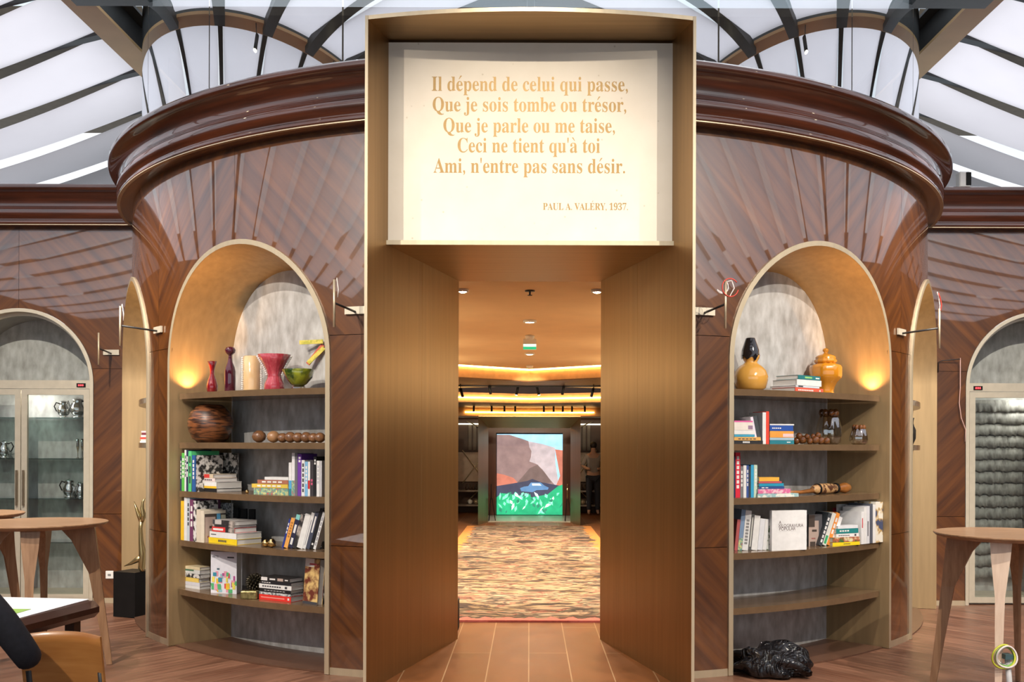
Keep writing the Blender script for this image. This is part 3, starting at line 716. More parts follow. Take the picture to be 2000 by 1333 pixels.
for y, nm in ((12.6, 'beside the exit sign'), (17.3, 'close to the light cove')):
    o = MB().lathe([(0, -.05), (.05, -.045), (.06, -.015), (.06, 0)], 16, (0, y, 2.995)).build('smoke_detector', WHITE); tag(o, 'white ceiling smoke detector %s' % nm, 'smoke detector')
e = empty('exit_sign', (0, 13.0, 2.83), 'small green and white exit sign hanging from the shop ceiling', 'sign')
MB().box(-.085, .085, 13.0, 13.03, 2.92, 2.995).build('mount', WHITE, e)
MB().box(-.085, .085, 13.0, 13.012, 2.86, 2.93).build('sign_panel', mat('exit_white', (.7, .9, .85), .4, emit=.7), e)
mb = MB(); mb.box(-.085, .085, 12.998, 13.0, 2.86, 2.895).build('green_band', mat('exit_green', (.02, .55, .25), .4, emit=.6), e)
# track spotlights
for k, (px, py, Y, lean) in enumerate(((899, 766, 19.0, -.5), (955, 760, 19.3, -.35), (1012, 758, 19.6, .45), (1048, 760, 19.6, -.5), (1101, 761, 19.3, .35), (1159, 765, 19.0, .5))):
    top = at(px, py-7, Y); top.z = min(top.z, 2.775); d = Vector((-lean*.09, 0, -.17))
    e = empty('track_spotlight', top, 'black cylindrical track spotlight, %s from the left in the nearest row' % ORD[k], 'spotlight', 'nearest row of track spotlights')
    MB().tube([top, top+d], .026, 10).build('barrel', BLACK, e); MB().tube([top+d*1.0, top+d*1.03], .02, 10).build('lens', LAMPGLOW if k in (2, 3) else GOLD, e)
    MB().tube([(top.x, top.y, 2.785), (top.x, top.y, top.z-.02)], .008, 6).build('stem', BLACK, e)
for k, (px, py) in enumerate(((925, 797), (960, 799), (985, 805), (1006, 802), (1062, 806), (1081, 807), (1099, 798), (1117, 805), (1142, 798))):
    top = at(px, py-3, 22.3); top.z = 2.495
    o = MB().tube([top, top+Vector((0, 0, -.13))], .022, 8).build('track_spotlight', BLACK); tag(o, 'tiny black track spotlight, %s from the left in the distant row' % ORD[k], 'spotlight', 'distant row of track spotlights')
mb = MB()
for s in (-1, 1): mb.prism([(0, 19.55), (s*2.28, 19.15), (s*2.28, 19.2), (0, 19.6)][::s], 2.755, 2.779)
o = mb.build('lighting_track', BLACK); tag(o, 'bent black ceiling track carrying the nearest spotlights', 'track')
# rug
e = MB().box(-1.22, 1.22, 9.04, 19.75, .004, .022).build('patterned_rug', RUG); tag(e, 'long ochre and dark rug with grass pattern beyond the doorway', 'rug')
mb = MB(); P = []
for i in range(61):
    x = -1.22+2.44*i/60; P.append([(x, 9.035, .004), (x, 9.035, .0225), (x, 9.16+.05*math.sin(i*1.3)+.04*math.sin(i*.47+1)*math.sin(i*2.1), .0228)])
mb.grid(P, 0, False).build('pink_border', mat('rug_pink', (.62, .17, .14), .95, scale=30), e)
# screen portal at the end of the rug
e = empty('screen_portal', (0, 20.2, 0), 'bronze portal framing the video wall at the end of the rug', 'portal')
xo, xi = 1.03, .82
for s in (-1, 1):
    mb = MB(); mb.prism([(s*xo, 20.1), (s*(xi+.04), 20.9), (s*(xo-.05), 20.9)][::s], 0, 2.19); mb.build('side_panel', BRONZE, e)
mb = MB(); mb.extr([(-xo, 20.1, 2.19), (xo, 20.1, 2.19), (xi+.03, 20.9, 1.98), (-xi-.03, 20.9, 1.98)], (0, 0, .03)); mb.build('top_panel', BRONZE_H, e)
RED = mat('red_wood', (.10, .03, .015), .3, scale=3, stretch=(6, 6, .6), coat=.6)
mb = MB(); mb.box(-.94, -.755, 22.6, 22.85, 0, 2.02).box(.755, .94, 22.6, 22.85, 0, 2.02).box(-.755, .755, 22.6, 22.85, 1.90, 2.02)
o = mb.build('screen_surround', RED); tag(o, 'dark red wood frame around the glowing video wall', 'frame')
scr = MB().box(-.755, .755, 22.86, 22.92, 0.0, 1.90).build('video_screen', BLACK); tag(scr, 'glowing video wall showing hills, a blue car and green leaves', 'screen')
def glow(name, col, k=1.0): return mat(name, col, .5, var=.16, scale=5, emit=k)
def px2(pts, y=22.85, j=0): return [((p-CX)/F*22.86, y-j*.0008, EYE-(q-HZ)/F*22.86) for p, q in pts]
cols = [glow('scr_sky', (.33, .62, .80)), glow('scr_hill', (.25, .17, .17), .9), glow('scr_haze', (.48, .42, .45), .9), glow('scr_red', (.50, .17, .12), .9), glow('scr_dark', (.045, .05, .09)), glow('scr_car', (.10, .22, .42)),
        glow('scr_green', (.02, .36, .17)), glow('scr_mint', (.22, .78, .50)), glow('scr_teal', (.03, .20, .13)), glow('scr_pale', (.72, .92, .80)), glow('scr_mid', (.15, .105, .10))]
mb = MB(); L0 = 0
def shp(c, pts):
    global L0
    L0 += 1; v = px2(pts, 22.852, L0); mb.add(v, [list(range(len(v)))], c)
shp(0, [(970.5, 848.5), (1098.5, 848.5), (1098.5, 1006), (970.5, 1006)])
shp(2, [(1030, 862), (1060, 868), (1084, 875), (1085, 905), (1092, 950), (970.5, 950), (970.5, 860)])
shp(1, [(970.5, 850), (995, 850), (1020, 858), (1032, 862), (1034, 874), (1038, 882), (1037, 893), (1034, 902), (1048, 907), (1060, 918), (1072, 934), (1083, 947), (970.5, 948)])
shp(3, [(970.5, 925), (985, 928), (1003, 934), (1012, 944), (970.5, 952)])
shp(3, [(1084, 878), (1098.5, 880), (1098.5, 950), (1086, 950), (1094, 930)])
shp(10, [(1035, 915), (1050, 908), (1066, 926), (1078, 943), (1040, 947), (1010, 944)])
shp(4, [(970.5, 950), (990, 947), (1030, 940), (1040, 936), (1056, 942), (1098.5, 950), (1098.5, 975), (970.5, 975)])
shp(5, [(1016, 954), (1024, 951), (1032, 950), (1037, 943), (1056, 943), (1064, 949), (1072, 953), (1070, 957), (1048, 958), (1040, 962), (1018, 960)])
shp(9, [(1039, 945), (1054, 945), (1058, 949), (1040, 949)])
shp(6, [(970.5, 972), (980, 964), (1000, 966), (1014, 968), (1040, 972), (1070, 966), (1090, 950), (1098.5, 947), (1098.5, 1006), (970.5, 1006)])
rnd = random.Random(4)
for k in range(70):
    x = rnd.uniform(972, 1097); y = rnd.uniform(968, 1005); a = rnd.uniform(-2.5, -.6); l = rnd.uniform(7, 17); w = rnd.uniform(1.2, 3.6)
    dx, dy = math.cos(a), math.sin(a); cl = lambda p: (min(1098.4, max(970.6, p[0])), min(1005.8, p[1]))
    shp(rnd.choice((6, 7, 7, 8, 9, 8, 7)), [cl((x, y)), cl((x+dx*l*.5-dy*w, y+dy*l*.5+dx*w)), cl((x+dx*l, y+dy*l)), cl((x+dx*l*.5+dy*w, y+dy*l*.5-dx*w))])
mb.build('screen_picture', cols, scr)
o = MB().box(-.93, .93, 20.9, 22.6, .004, .03).build('screen_step', mat('pale_step', (.50, .50, .44), .3)); tag(o, 'pale polished step in front of the video wall', 'step')
# dim shop displays either side of the screen portal
for s, side in ((-1, 'left'), (1, 'right')):
    e = empty('shop_display', (s*1.5, 24, 0), 'dim shop display wall with crossed brass bars %s of the screen portal' % side, 'display')
    MB().box(*sorted((s*.98, s*2.2)), 24.0, 24.05, 0, 2.28).build('back_panel', DARKWOOD, e)
    MB().box(*sorted((s*1.05, s*1.9)), 23.9, 23.95, .75, 1.45).build('mirror_panel', mat('smoky_mirror', (.42, .36, .30), .25, metal=.3), e)
    for k in range(4): MB().box(*sorted((s*(1.06+.11*k), s*(1.13+.11*k))), 23.93, 23.96, 1.5, 2.1).build('fluted_slat', mat('slat_grey', (.16, .13, .10), .4), e)
    MB().box(*sorted((s*1.0, s*2.0)), 23.86, 23.90, 2.11, 2.14).build('light_rail', mat('rail_glow', (1, .85, .6), .5, emit=2.0), e)
    for a, b in (((1.0, .7), (1.6, 1.5)), ((1.0, 1.5), (1.6, .7)), ((1.0, .75), (1.5, .25)), ((1.5, 2.2), (1.0, 1.95))):
        MB().tube([(s*a[0], 23.82, a[1]), (s*b[0], 23.82, b[1])], .013, 6).build('brass_bar', BRASS, e)
    for z in (.18, .52): MB().box(*sorted((s*1.0, s*1.9)), 23.5, 23.9, z, z+.04).build('counter_shelf', mat('grey_counter', (.30, .25, .21), .4), e)
    mb = MB()
    for k in range(6): mb.lathe([(.03, 0), (.035, .05), (.015, .1), (.02, .14)], 10, (s*(1.08+.08*k), 23.6, .56))
    mb.build('bottle_row', mat('bottle_dark', (.05, .03, .02), .15), e)
    for k, (xx, zz) in enumerate(((1.12, .22), (1.26, .22), (1.4, .22))):
        o = MB().ball((s*xx, 23.62, zz+.06), .06, 10).build('shop_ornament', [GOLD, BRASS, WHITE][k]); tag(o, '%s round ornament on the low shelf %s of the screen portal' % (['gold', 'pale brass', 'white'][k], side), 'ornament')
# slim plant stands beside the screen
for s, side in ((-1, 'left'), (1, 'right')):
    x = s*.80; e = empty('thin_stand', (x, 20.97, .03), 'spindly dark stand at the %s foot of the screen portal' % side, 'stand')
    for k in range(3):
        a = 2*PI*k/3; MB().tube([(x+.02*math.cos(a), 20.97+.02*math.sin(a), .5), (x+.09*math.cos(a), 20.97+.09*math.sin(a), .03)], .008, 6).build('leg', BLACK, e)
    MB().tube([(x, 20.97, .48), (x, 20.97, .80)], .008, 6).build('pole', GOLD if s > 0 else BLACK, e)
o = MB().box(-.70, -.612, 8.62, 8.80, .004, .26).build('floor_box', BLACK)
tag(o, 'small black box on the floor behind the left doorway edge', 'box')

# ------------------------------------------------------------------ books and ornaments on the shelves
BC = {}
def bcol(c, rough=.45):
    k = 'book_%02x%02x%02x' % tuple(int(255*x) for x in c)
    if k not in BC: BC[k] = mat(k, c, rough, var=.05, scale=25, coat=.15)
    return BC[k]
def patt(name, c1, c2, scale=40, contrast=(.45, .55), stretch=(1, 1, 1), c3=None):
    m = mat(name, c1, .5, col2=c2, scale=scale, contrast=contrast, stretch=stretch)
    if c3:
        for n in m.node_tree.nodes:
            if n.type == 'VALTORGB':
                e = n.color_ramp.elements.new((contrast[0]+contrast[1])/2); e.color = (*c3, 1)
    return m
PT_BW = patt('cover_black_white', (.03, .03, .03), (.75, .73, .70), 26)
PT_LEAF = patt('cover_foliage', (.05, .16, .05), (.70, .66, .40), 22, (.4, .62), c3=(.45, .10, .05))
PT_MULTI = patt('cover_multicolour', (.60, .10, .08), (.85, .70, .25), 30, (.36, .64), c3=(.10, .35, .30))
PT_PINK = patt('cover_pink_pattern', (.70, .16, .34), (.85, .55, .62), 40)
PT_PALE = patt('cover_pale_pattern', (.30, .50, .52), (.78, .80, .72), 30)
PT_PIC = patt('cover_dark_picture', (.03, .028, .03), (.48, .42, .38), 14, (.48, .62))
PT_GREY = patt('cover_grey_pattern', (.16, .17, .18), (.60, .62, .62), 60)
PT_LION = patt('cover_gold_brown', (.16, .035, .02), (.72, .50, .20), 16, (.42, .58))
PT_BLUEF = patt('cover_blue_flower', (.06, .08, .16), (.80, .76, .66), 11, (.44, .56), c3=(.55, .36, .12))
PT_GREENW = patt('cover_green_white', (.08, .16, .06), (.75, .76, .70), 34)
PT_RED2 = patt('cover_magenta_blue', (.06, .08, .28), (.45, .10, .22), 30)
WT = (.78, .78, .77); NAVY = (.02, .035, .09); BLK = (.015, .015, .017); RD = (.60, .03, .03); YEL = (.80, .50, .03); ORG = (.85, .30, .04); TEAL = (.03, .22, .26); SKY = (.10, .40, .68); GREEN = (.03, .42, .12); CREAM = (.72, .60, .42)
def book(T, w, h, d, kind, cover, label, group, marks=None, name='book', lean=None, side=None):
    """kind: up (spine to the viewer), flat (lying, spine to the viewer), face (front cover to the viewer). Local box x 0..w, z 0..h, y 0..d."""
    t = .0025; mb = MB(); mb.T = T; pg = MB(); pg.T = T
    w0 = .0004
    if kind == 'up':
        mb.box(w0, t, 0, d, 0, h).box(w-t, w-w0, 0, d, 0, h).box(t, w-t, 0, t, 0, h); pg.box(t, w-t, t, d-.004, .003, h-.003)
    elif kind == 'flat':
        mb.box(0, w, 0, d, w0, t).box(0, w, 0, d, h-t, h-w0).box(0, w, 0, t, t, h-t); pg.box(.003, w-.003, t, d-.003, t, h-t)
    else:
        mb.box(0, w, 0, t, 0, h).box(0, w, d-t, d, 0, h).box(0, t, t, d-t, 0, h); pg.box(t, w-.003, t, d-t, .003, h-.003)
    m2 = []
    if marks:                                  # title bars, bands and pictures printed on the spine or cover: (x0,x1,z0,z1 as shares, material)
        for k, (a, b, c, e_, mm) in enumerate(marks):
            if mm not in m2: m2.append(mm)
            y = -.0004-.0001*k; mb.add([(w*a, y, h*c), (w*b, y, h*c), (w*b, y, h*e_), (w*a, y, h*e_)], [(0, 1, 2, 3)], 1+m2.index(mm))
    for k, (a, b, c, e_, mm) in enumerate(side or []):      # picture on the cover turned to the right
        if mm not in m2: m2.append(mm)
        x = w+.0002+.0001*k; mb.add([(x, d*a, h*c), (x, d*b, h*c), (x, d*b, h*e_), (x, d*a, h*e_)], [(0, 1, 2, 3)], 1+m2.index(mm))
    base = T @ Vector((w/2, d/2, 0))
    o = mb.build(name, [cover]+m2, origin=base); tag(o, label, 'book', group)
    pg.build('page_block', PAPER, o)
    return o
def frame_at(x, y, z, th):                      # th: turn about z
    return Matrix.Translation((x, y, z)) @ Matrix.Rotation(th, 4, 'Z')
def flatstack(s, z, layers, a, r, group, where):
    """layers bottom to top: (xl, xm, xr, thickness px, cover, words, marks). xm is the spine end nearest the axis."""
    n = len(layers)
    for i, (xl, xm, xr, tp, cov, words, marks) in enumerate(layers):
        tm = s*-1*tx(xm) if s > 0 else tx(xm)
        tl = -tx(xl) if s > 0 else tx(xl); tr = -tx(xr) if s > 0 else tx(xr)
        C = on_r(tm, r); ca, sa = math.cos(rad(a)), math.sin(rad(a))
        w = (C.x-tl*C.y)/(ca+tl*sa); d = (tr*C.y-C.x)/(sa-tr*ca)
        w = min(max(w, .10), .36); d = min(max(d, .10), .26); h = tp*C.y/F
        x = C.x if s < 0 else -C.x
        if s < 0: T = frame_at(x-w*ca, C.y+w*sa, z, -rad(a))
        else: T = frame_at(x, C.y, z, rad(a))
        pos = 'topmost' if i == n-1 else 'lowest' if i == 0 else ['second', 'third', 'fourth', 'fifth', 'sixth'][i-1]+' from bottom'
        book(T, w, h-.0006, d, 'flat', cov, '%s book, %s, stack %s' % (words, pos, where), group, marks)
        z += h
    return z
def row(s, z, start, books, a, r, d, group, where, lean=0., side=None):
    """upright books from outer to inner side; (x_end px, height px, cover, words, marks); start px; lean in degrees towards the axis (+)"""
    sg = (lambda p: -tx(p)) if s > 0 else tx
    P = on_r(sg(start), r); ca, sa = math.cos(rad(a)), math.sin(rad(a)); k0 = 0.; n = len(books)
    for i, (xe, hp, cov, words, marks) in enumerate(books):
        t = sg(xe); k = (t*P.y-P.x)/(ca+t*sa); wd = k-k0; cl = math.cos(rad(abs(lean)))
        th = max(.006, wd*cl-.0008)
        p0 = (P.x+k0*ca, P.y-k0*sa); h = hp*P.y/F/cl
        # in the mirrored niche work with the mirror image of this frame
        if s < 0:
            T = frame_at(p0[0], p0[1], z, -rad(a))
            if lean > 0: T = T @ Matrix.Translation((wd, 0, 0)) @ Matrix.Rotation(rad(lean), 4, 'Y') @ Matrix.Translation((-th, 0, 0))
            elif lean < 0: T = T @ Matrix.Rotation(rad(lean), 4, 'Y')
        else:
            T = frame_at(-p0[0], p0[1], z, rad(a))
            if lean > 0: T = T @ Matrix.Translation((-wd, 0, 0)) @ Matrix.Rotation(rad(-lean), 4, 'Y')
            elif lean < 0: T = T @ Matrix.Rotation(rad(-lean), 4, 'Y') @ Matrix.Translation((-th, 0, 0))
            else: T = T @ Matrix.Translation((-th, 0, 0))
        book(T, th, h, d if not callable(d) else d(i), 'up', cov, '%s book, %s from %s %s' % (words, ORD[i], 'left' if s < 0 else 'right', where), group, marks, side=(side or {}).get(i))
        k0 = k
def face(s, z, x0, x1, ytop_px, a, r, thick, cov, label, group, marks=None, tilt=0):
    """a book facing the room, front cover between the two pixels"""
    t0, t1 = tx(x0), tx(x1); th = rad(a)          # a: turn of the cover about z (+ = turned to face left)
    Pm = on_r(t0, r); dx, dy = math.cos(th), -math.sin(th)
    w = (t1*Pm.y-Pm.x)/(dx-t1*dy); h = ytop_px*Pm.y/F
    T = frame_at(Pm.x, Pm.y, z, -th) @ Matrix.Rotation(rad(-tilt), 4, 'X')
    return book(T, w, h, thick, 'face', cov, label, group, marks), T, w, h
TXT = bcol((.80, .79, .77)); TXD = bcol((.06, .06, .07)); B = bcol
LN, RN = 'left bookcase niche', 'right bookcase niche'
def dots(c=TXD, n=5, z0=.3, z1=.7, x0=.15, x1=.85):
    return [(x0+(x1-x0)*k/n, x0+(x1-x0)*(k+.72)/n, z0, z1, c) for k in range(n)]
def vdots(c=TXD, n=5, z0=.35, z1=.9):
    return [(.25, .75, z0+(z1-z0)*k/n, z0+(z1-z0)*(k+.7)/n, c) for k in range(n)]

# left niche, third shelf
g = 'upright books at the left end of the left third shelf'; w_ = 'at the left end of the third shelf'
row(-1, SH[2], 352, [(355, 68, B(NAVY), 'dark navy', vdots(TXT)), (360.5, 74, B((.10, .50, .08)), 'bright green', vdots(TXT)), (364, 80, B((.70, .72, .74)), 'pale grey', vdots()), (368, 80, B(NAVY), 'tall navy', vdots(TXT, 3)), (374, 78, B((.10, .60, .22)), 'green black-lettered', vdots(TXD, 3, .2, .95)),
    (375.2, 60, B((.05, .12, .05)), 'thin dark green', None), (381, 70, B((.03, .12, .36)), 'blue', vdots(TXT))], 43, 3.885, lambda i: .24 if i in (4, 6) else .2, g, w_, 0, {6: [(.04, 1, 0, 1, PT_BW)]})
face(-1, SH[2], 396, 464, 72, 34, 3.64, .012, PT_BW, 'black and white patterned book standing behind the red-topped stack on the left third shelf', 'facing books of the left niche')
flatstack(-1, SH[2], [(381, 423, 473, 7, B(BLK), 'black-spined', None), (383, 423, 473, 13, B(WT), 'thick white', [(0, 1, 0, .35, B(YEL))]), (388, 420, 464, 7, B((.80, .68, .66)), 'pinkish white', dots(n=6)), (388, 416.5, 463, 8, B(CREAM), 'red-banded cream', [(0, .75, .05, .95, B((.75, .06, .05)))])], 40, 3.80, 'book stack right of the green books', 'right of the green books')
flatstack(-1, SH[2], [(496, 563, 570, 13, PT_MULTI, 'multicoloured', None), (492, 562.5, 569, 8, B((.72, .52, .08)), 'mustard yellow', dots(TXT)), (503, 563, 570, 8, B((.42, .16, .10)), 'reddish brown', dots(TXT, 4)), (517, 563.5, 570, 6, B(WT), 'thin white', None)], 24, 3.78, 'book stack in the middle of the left third shelf', 'left of the purple book')
row(-1, SH[2], 564, [(570, 64, B(WT), 'short white', [(.05, .95, 0, .45, B(SKY)), (.05, .95, 0, .2, B(TEAL))]), (576, 83, B((.78, .78, .80)), 'tall white', [(.05, .95, 0, .35, PT_MULTI)]), (581.5, 82, B((.16, .16, .18)), 'dark grey', None), (589, 81, B((.16, .05, .36)), 'purple', vdots(TXT, 2, .8, .95)), (595.5, 69, B(WT), 'black-marked white', vdots(TXD, 6, .1, .95)), (601.5, 66, B((.22, .48, .74)), 'light blue', vdots(TXT)),
    (606, 66, B(WT), 'red and white', [(.05, .95, .2, .45, B(RD))]), (612.5, 69, B((.05, .045, .05)), 'charcoal', vdots(B((.6, .1, .2)), 2, .3, .5)), (618.5, 76, B(BLK), 'black', vdots(TXT, 2, .8, .95)), (624.5, 68, B(WT), 'plain white', vdots(B((.5, .5, .55)), 5)), (629, 68, B((.52, .52, .54)), 'grey', None)], 24, 3.80, .19, 'upright books at the right end of the left third shelf', 'in the purple book row, left third shelf')
# left niche, fourth shelf
SKIN_P = B((.52, .40, .34)); HAIRP = B((.08, .06, .05))
row(-1, SH[3], 353.5, [(360, 76, B(YEL), 'yellow', None), (365.5, 86, B(WT), 'tall white', None), (371, 84, B((.55, .62, .68)), 'pale blue-grey', vdots()), (378, 80, B((.18, .05, .13)), 'dark purple', vdots(TXT, 3)), (384, 78, PT_BW, 'zebra-patterned', None), (392, 62, B((.70, .62, .50)), 'cream', None), (399, 60, B((.76, .68, .55)), 'wide cream', None)], 41, 3.885, lambda i: .24 if i in (1, 3) else .19, 'upright books at the left end of the left fourth shelf', 'at the left end of the fourth shelf', 0, {6: [(.03, 1, .0, .90, HAIRP), (.05, .52, .0, .80, SKIN_P), (.25, .46, .44, .52, HAIRP), (.15, .42, .14, .20, B((.4, .12, .1))), (.58, .75, .5, .90, B((.10, .35, .60))), (.78, 1, .55, .85, B((.45, .45, .35)))]})
face(-1, SH[3], 401, 452, 70, 32, 3.66, .02, PT_GREY, 'grey patterned book standing behind the portrait book on the left fourth shelf', 'facing books of the left niche')
flatstack(-1, SH[3], [(408, 463, 512, 11, B((.85, .62, .02)), 'yellow', dots(n=6, x0=.35, x1=.65)), (410, 462, 512, 12, B(WT), 'thick white', [(.05, .25, .45, .6, TXD)]), (414.5, 458.5, 502, 10, B((.70, .05, .05)), 'red-spined', [(.05, .5, .3, .7, TXT), (.6, 1, 0, 1, PT_PIC)]), (416, 458, 502, 5, PT_PIC, 'dark picture', None), (416, 459, 503, 9, B((.55, .52, .50)), 'dark and white', [(.4, 1, 0, 1, PT_PIC), (0, .1, 0, 1, TXD)])], 38, 3.84, 'book stack on the left fourth shelf', 'beside the gold knots, left fourth shelf')
row(-1, SH[3], 550, [(554, 57, B((.03, .05, .28)), 'dark blue', vdots(TXT, 3, .5, .9)), (562, 58, B((.88, .42, .10)), 'orange', vdots(B((.5, .2, .05)), 6)), (571, 65, B((.03, .03, .07)), 'navy and turquoise', [(.05, .95, .85, 1, B((.25, .62, .60))), (.25, .75, .1, .3, TXT), (.25, .75, .45, .7, TXT)]), (579, 66, PT_PIC, 'brown patterned', None), (590.5, 66, B((.82, .82, .80)), 'thick white', None),
    (597, 70, B(WT), 'thin white', [(.4, .6, .1, .8, B((.3, .3, .32)))]), (604.5, 70, B((.07, .08, .12)), 'slate', [(.3, .7, .45, .9, TXT)]), (611.5, 78, B(BLK), 'black white-lettered', [(.25, .75, .1, .15, TXT)]), (617, 72, B(WT), 'narrow white', vdots(B((.35, .35, .38)), 6, .1, .9))], 22, 3.80, .17, 'leaning books on the left fourth shelf', 'in the leaning row of the left fourth shelf', 17)
row(-1, SH[3], 618.5, [(630, 50, B((.05, .045, .045)), 'black white-lined', [(.1, .9, .08+.09*k, .11+.09*k, TXT) for k in range(9)])], 22, 3.72, .15, 'leaning books on the left fourth shelf', 'end of the left fourth shelf, against the frame', 0)
# left niche, fifth shelf
flatstack(-1, SH[4], [(351, 391, 412, 6, B(WT), 'white', None), (352, 391, 412, 7, B((.70, .70, .76)), 'pale lilac', None), (352, 389, 411, 8.5, B((.82, .60, .14)), 'yellow', None), (356, 391, 412, 8, PT_BW, 'patterned white', None), (362, 391, 411, 8, B((.72, .74, .72)), 'white green-topped', [(.0, .6, .6, 1, B((.08, .20, .12)))]), (362, 391, 411, 6, B((.78, .66, .42)), 'cream', None)], 36, 3.80, 'book stack at the left end of the left fifth shelf', 'at the left end of the fifth shelf')
rb = random.Random(3); mk = [(.64, .90, .85, .885, TXD), (.24, .34, .56, .60, B((.06, .12, .16)))]
pal = [(.75, .06, .08), (.85, .55, .05), (.10, .45, .18), (.05, .30, .42), (.80, .35, .45), (.82, .72, .12), (.30, .55, .60), (.85, .85, .85), (.45, .10, .30)]
for k in range(34):
    a = rb.uniform(0, .88); b = rb.uniform(.0, .42); mk.append((a, min(1, a+rb.uniform(.06, .16)), b, min(.56, b+rb.uniform(.06, .16)), B(rb.choice(pal))))
o, T, w, h = face(-1, SH[4], 412.5, 463, 81, 16, 3.83, .075, B((.78, .79, .86)), 'thick white art book with a colourful crowd on its cover, left fifth shelf', 'facing books of the left niche', mk)
flatstack(-1, SH[4], [(507, 569, 594, 11, B((.75, .04, .03)), 'red', [(.06, .8, .4, .6, B((.85, .3, .25))), (.9, .95, .3, .7, TXT)]), (507, 568.5, 594, 5, PT_GREY, 'thin mottled', None), (508, 568.5, 593, 7, B(BLK), 'black', dots(B((.5, .5, .5)), 7, .4, .6)), (507, 570, 594, 9, B((.82, .82, .80)), 'white', dots(TXD, 8, .35, .65, .1, .7)+[(.80, .87, .25, .75, TXD)]), (510, 569, 594, 6, B((.02, .02, .025)), 'dark navy', dots(TXT, 4, .4, .65, .04, .35)), (511, 566, 592, 8, B((.03, .028, .028)), 'black and white photo', [(0, .22, .1, .95, TXT), (.3, .5, .35, .75, TXT), (.58, .78, .2, .9, SKIN_P), (.84, .95, .4, .7, TXT)])], 30, 3.82, 'book stack on the left fifth shelf', 'beside the spiky ball, left fifth shelf')
mb = put_text('ARTE', lambda x, z: tuple(T @ Vector((x, -.0008, .855*h+z))), .06*w, .30*w, .05*h/.7, False, None, 0, .01); mb.build('cover_title', TXD, o)
face(-1, SH[4], 592, 620, 88, 38, 3.80, .05, PT_LION, 'gold and brown picture book leaning at the right end of the left fifth shelf', 'facing books of the left niche', [(0, .62, .82, 1, B((.78, .72, .68))), (.3, .8, .86, .90, B((.55, .1, .12))), (.0, 1, .0, .06, TXD)], 5)

# right niche (rows are counted from the right where they stand against the right side)
flatstack(1, SH[0], [(1613, 1553, 1507, 9.5, B((.80, .12, .07)), 'orange-red', dots(TXT, 9, .35, .62, .1, .65)+[(.85, .9, .35, .65, TXT)]), (1600, 1554, 1503, 4, B((.62, .68, .74)), 'thin grey-white', [(.1, .3, .2, .9, TXD)]), (1604, 1556, 1508, 12, B(WT), 'thick white', None), (1602, 1558.5, 1515, 8.5, B((.02, .18, .20)), 'teal-spined', [(.3, .62, .3, .7, B((.3, .6, .2))), (.78, .95, .3, .6, TXT)])], 40, 3.80, 'book stack on the right top shelf', 'in front of the amber jar')
flatstack(1, SH[1], [(1490, 1434, 1432, 7, B(BLK), 'black white-titled', dots(TXT, 5, .3, .8, .3, .55)), (1486, 1434, 1432, 7, B((.74, .40, .10)), 'orange', dots(TXD, 5, .3, .6)), (1474, 1434, 1432, 5, B((.05, .35, .52)), 'teal blue', None), (1475, 1434, 1432, 8, B(WT), 'white', None), (1470, 1434, 1432, 19, B((.78, .72, .66)), 'thick pink-topped', [(0, 1, .84, 1, B((.72, .12, .36))), (.75, 1, .1, .5, B((.3, .2, .3)))])], 14, 3.78, 'book stack at the left end of the right second shelf', 'at the left end of the right second shelf')
row(1, SH[1], 1502, [(1496, 64, B((.80, .07, .04)), 'red', None), (1489, 62, B(WT), 'white orange-edged', None)], 22, 3.80, .17, 'books standing on the right second shelf', 'beside the blue-topped stack, right second shelf', 0)
row(1, SH[1], 1488.5, [(1481, 54, B((.06, .07, .08)), 'dark-spined', None), (1475.5, 52, B((.76, .70, .80)), 'pale lilac', None)], 22, 3.80, .15, 'books standing on the right second shelf', 'leaning in the middle of the right second shelf', 13)
flatstack(1, SH[1], [(1551, 1503.5, 1501, 8, B((.02, .20, .26)), 'dark teal', [(.7, .85, .4, .6, TXT)]), (1551, 1503.5, 1501, 5, B((.35, .50, .60)), 'grey-blue', None), (1550, 1503.5, 1501, 13, B((.80, .34, .06)), 'orange', [(.55, 1, .1, .6, B((.75, .55, .55)))]), (1549, 1503.5, 1501, 11, B((.02, .08, .36)), 'royal blue', dots(TXT, 5, .4, .6, .1, .5)), (1551, 1503.5, 1501, 3, B(WT), 'thin white', None)], 18, 3.80, 'book stack left of the glass cluster', 'left of the amber glass cluster')
gr = 'upright books on the right third shelf'; wr = 'in the crimson book row, right third shelf'
row(1, SH[2], 1479.5, [(1472.5, 63, B((.55, .72, .58)), 'pale green', vdots(TXT)), (1466.5, 63, B((.04, .36, .62)), 'sky blue', None), (1462.5, 60, B((.04, .05, .06)), 'black', None), (1458, 62, B((.05, .10, .32)), 'dark blue', vdots(TXT, 4)), (1452, 62, B(WT), 'white', None), (1446, 60, B((.20, .20, .21)), 'grey', vdots(TXT, 4)), (1436.5, 87, B((.70, .02, .05)), 'tall crimson', vdots(TXT, 7, .2, .95)), (1433.5, 80, B(NAVY), 'navy', None)], 18, 3.80, .17, gr, wr)
flatstack(1, SH[2], [(1560, 1480, 1477, 7, PT_PALE, 'large pale patterned', None), (1544, 1481, 1478, 9, PT_PINK, 'pink patterned', None), (1532, 1483, 1480, 5, B((.03, .08, .26)), 'navy', dots(TXT, 2, .3, .7, .1, .4)), (1531, 1483, 1480, 6, B((.02, .30, .46)), 'turquoise', None), (1527, 1482, 1479, 4, B((.50, .10, .12)), 'thin red', None), (1522, 1483, 1480, 8, B((.85, .45, .06)), 'orange-yellow', None)], 18, 3.82, 'book stack on the right third shelf', 'below the orange top, right third shelf')
gq = 'upright books on the right fourth shelf'; wq = 'in the row leaning on the white square book'
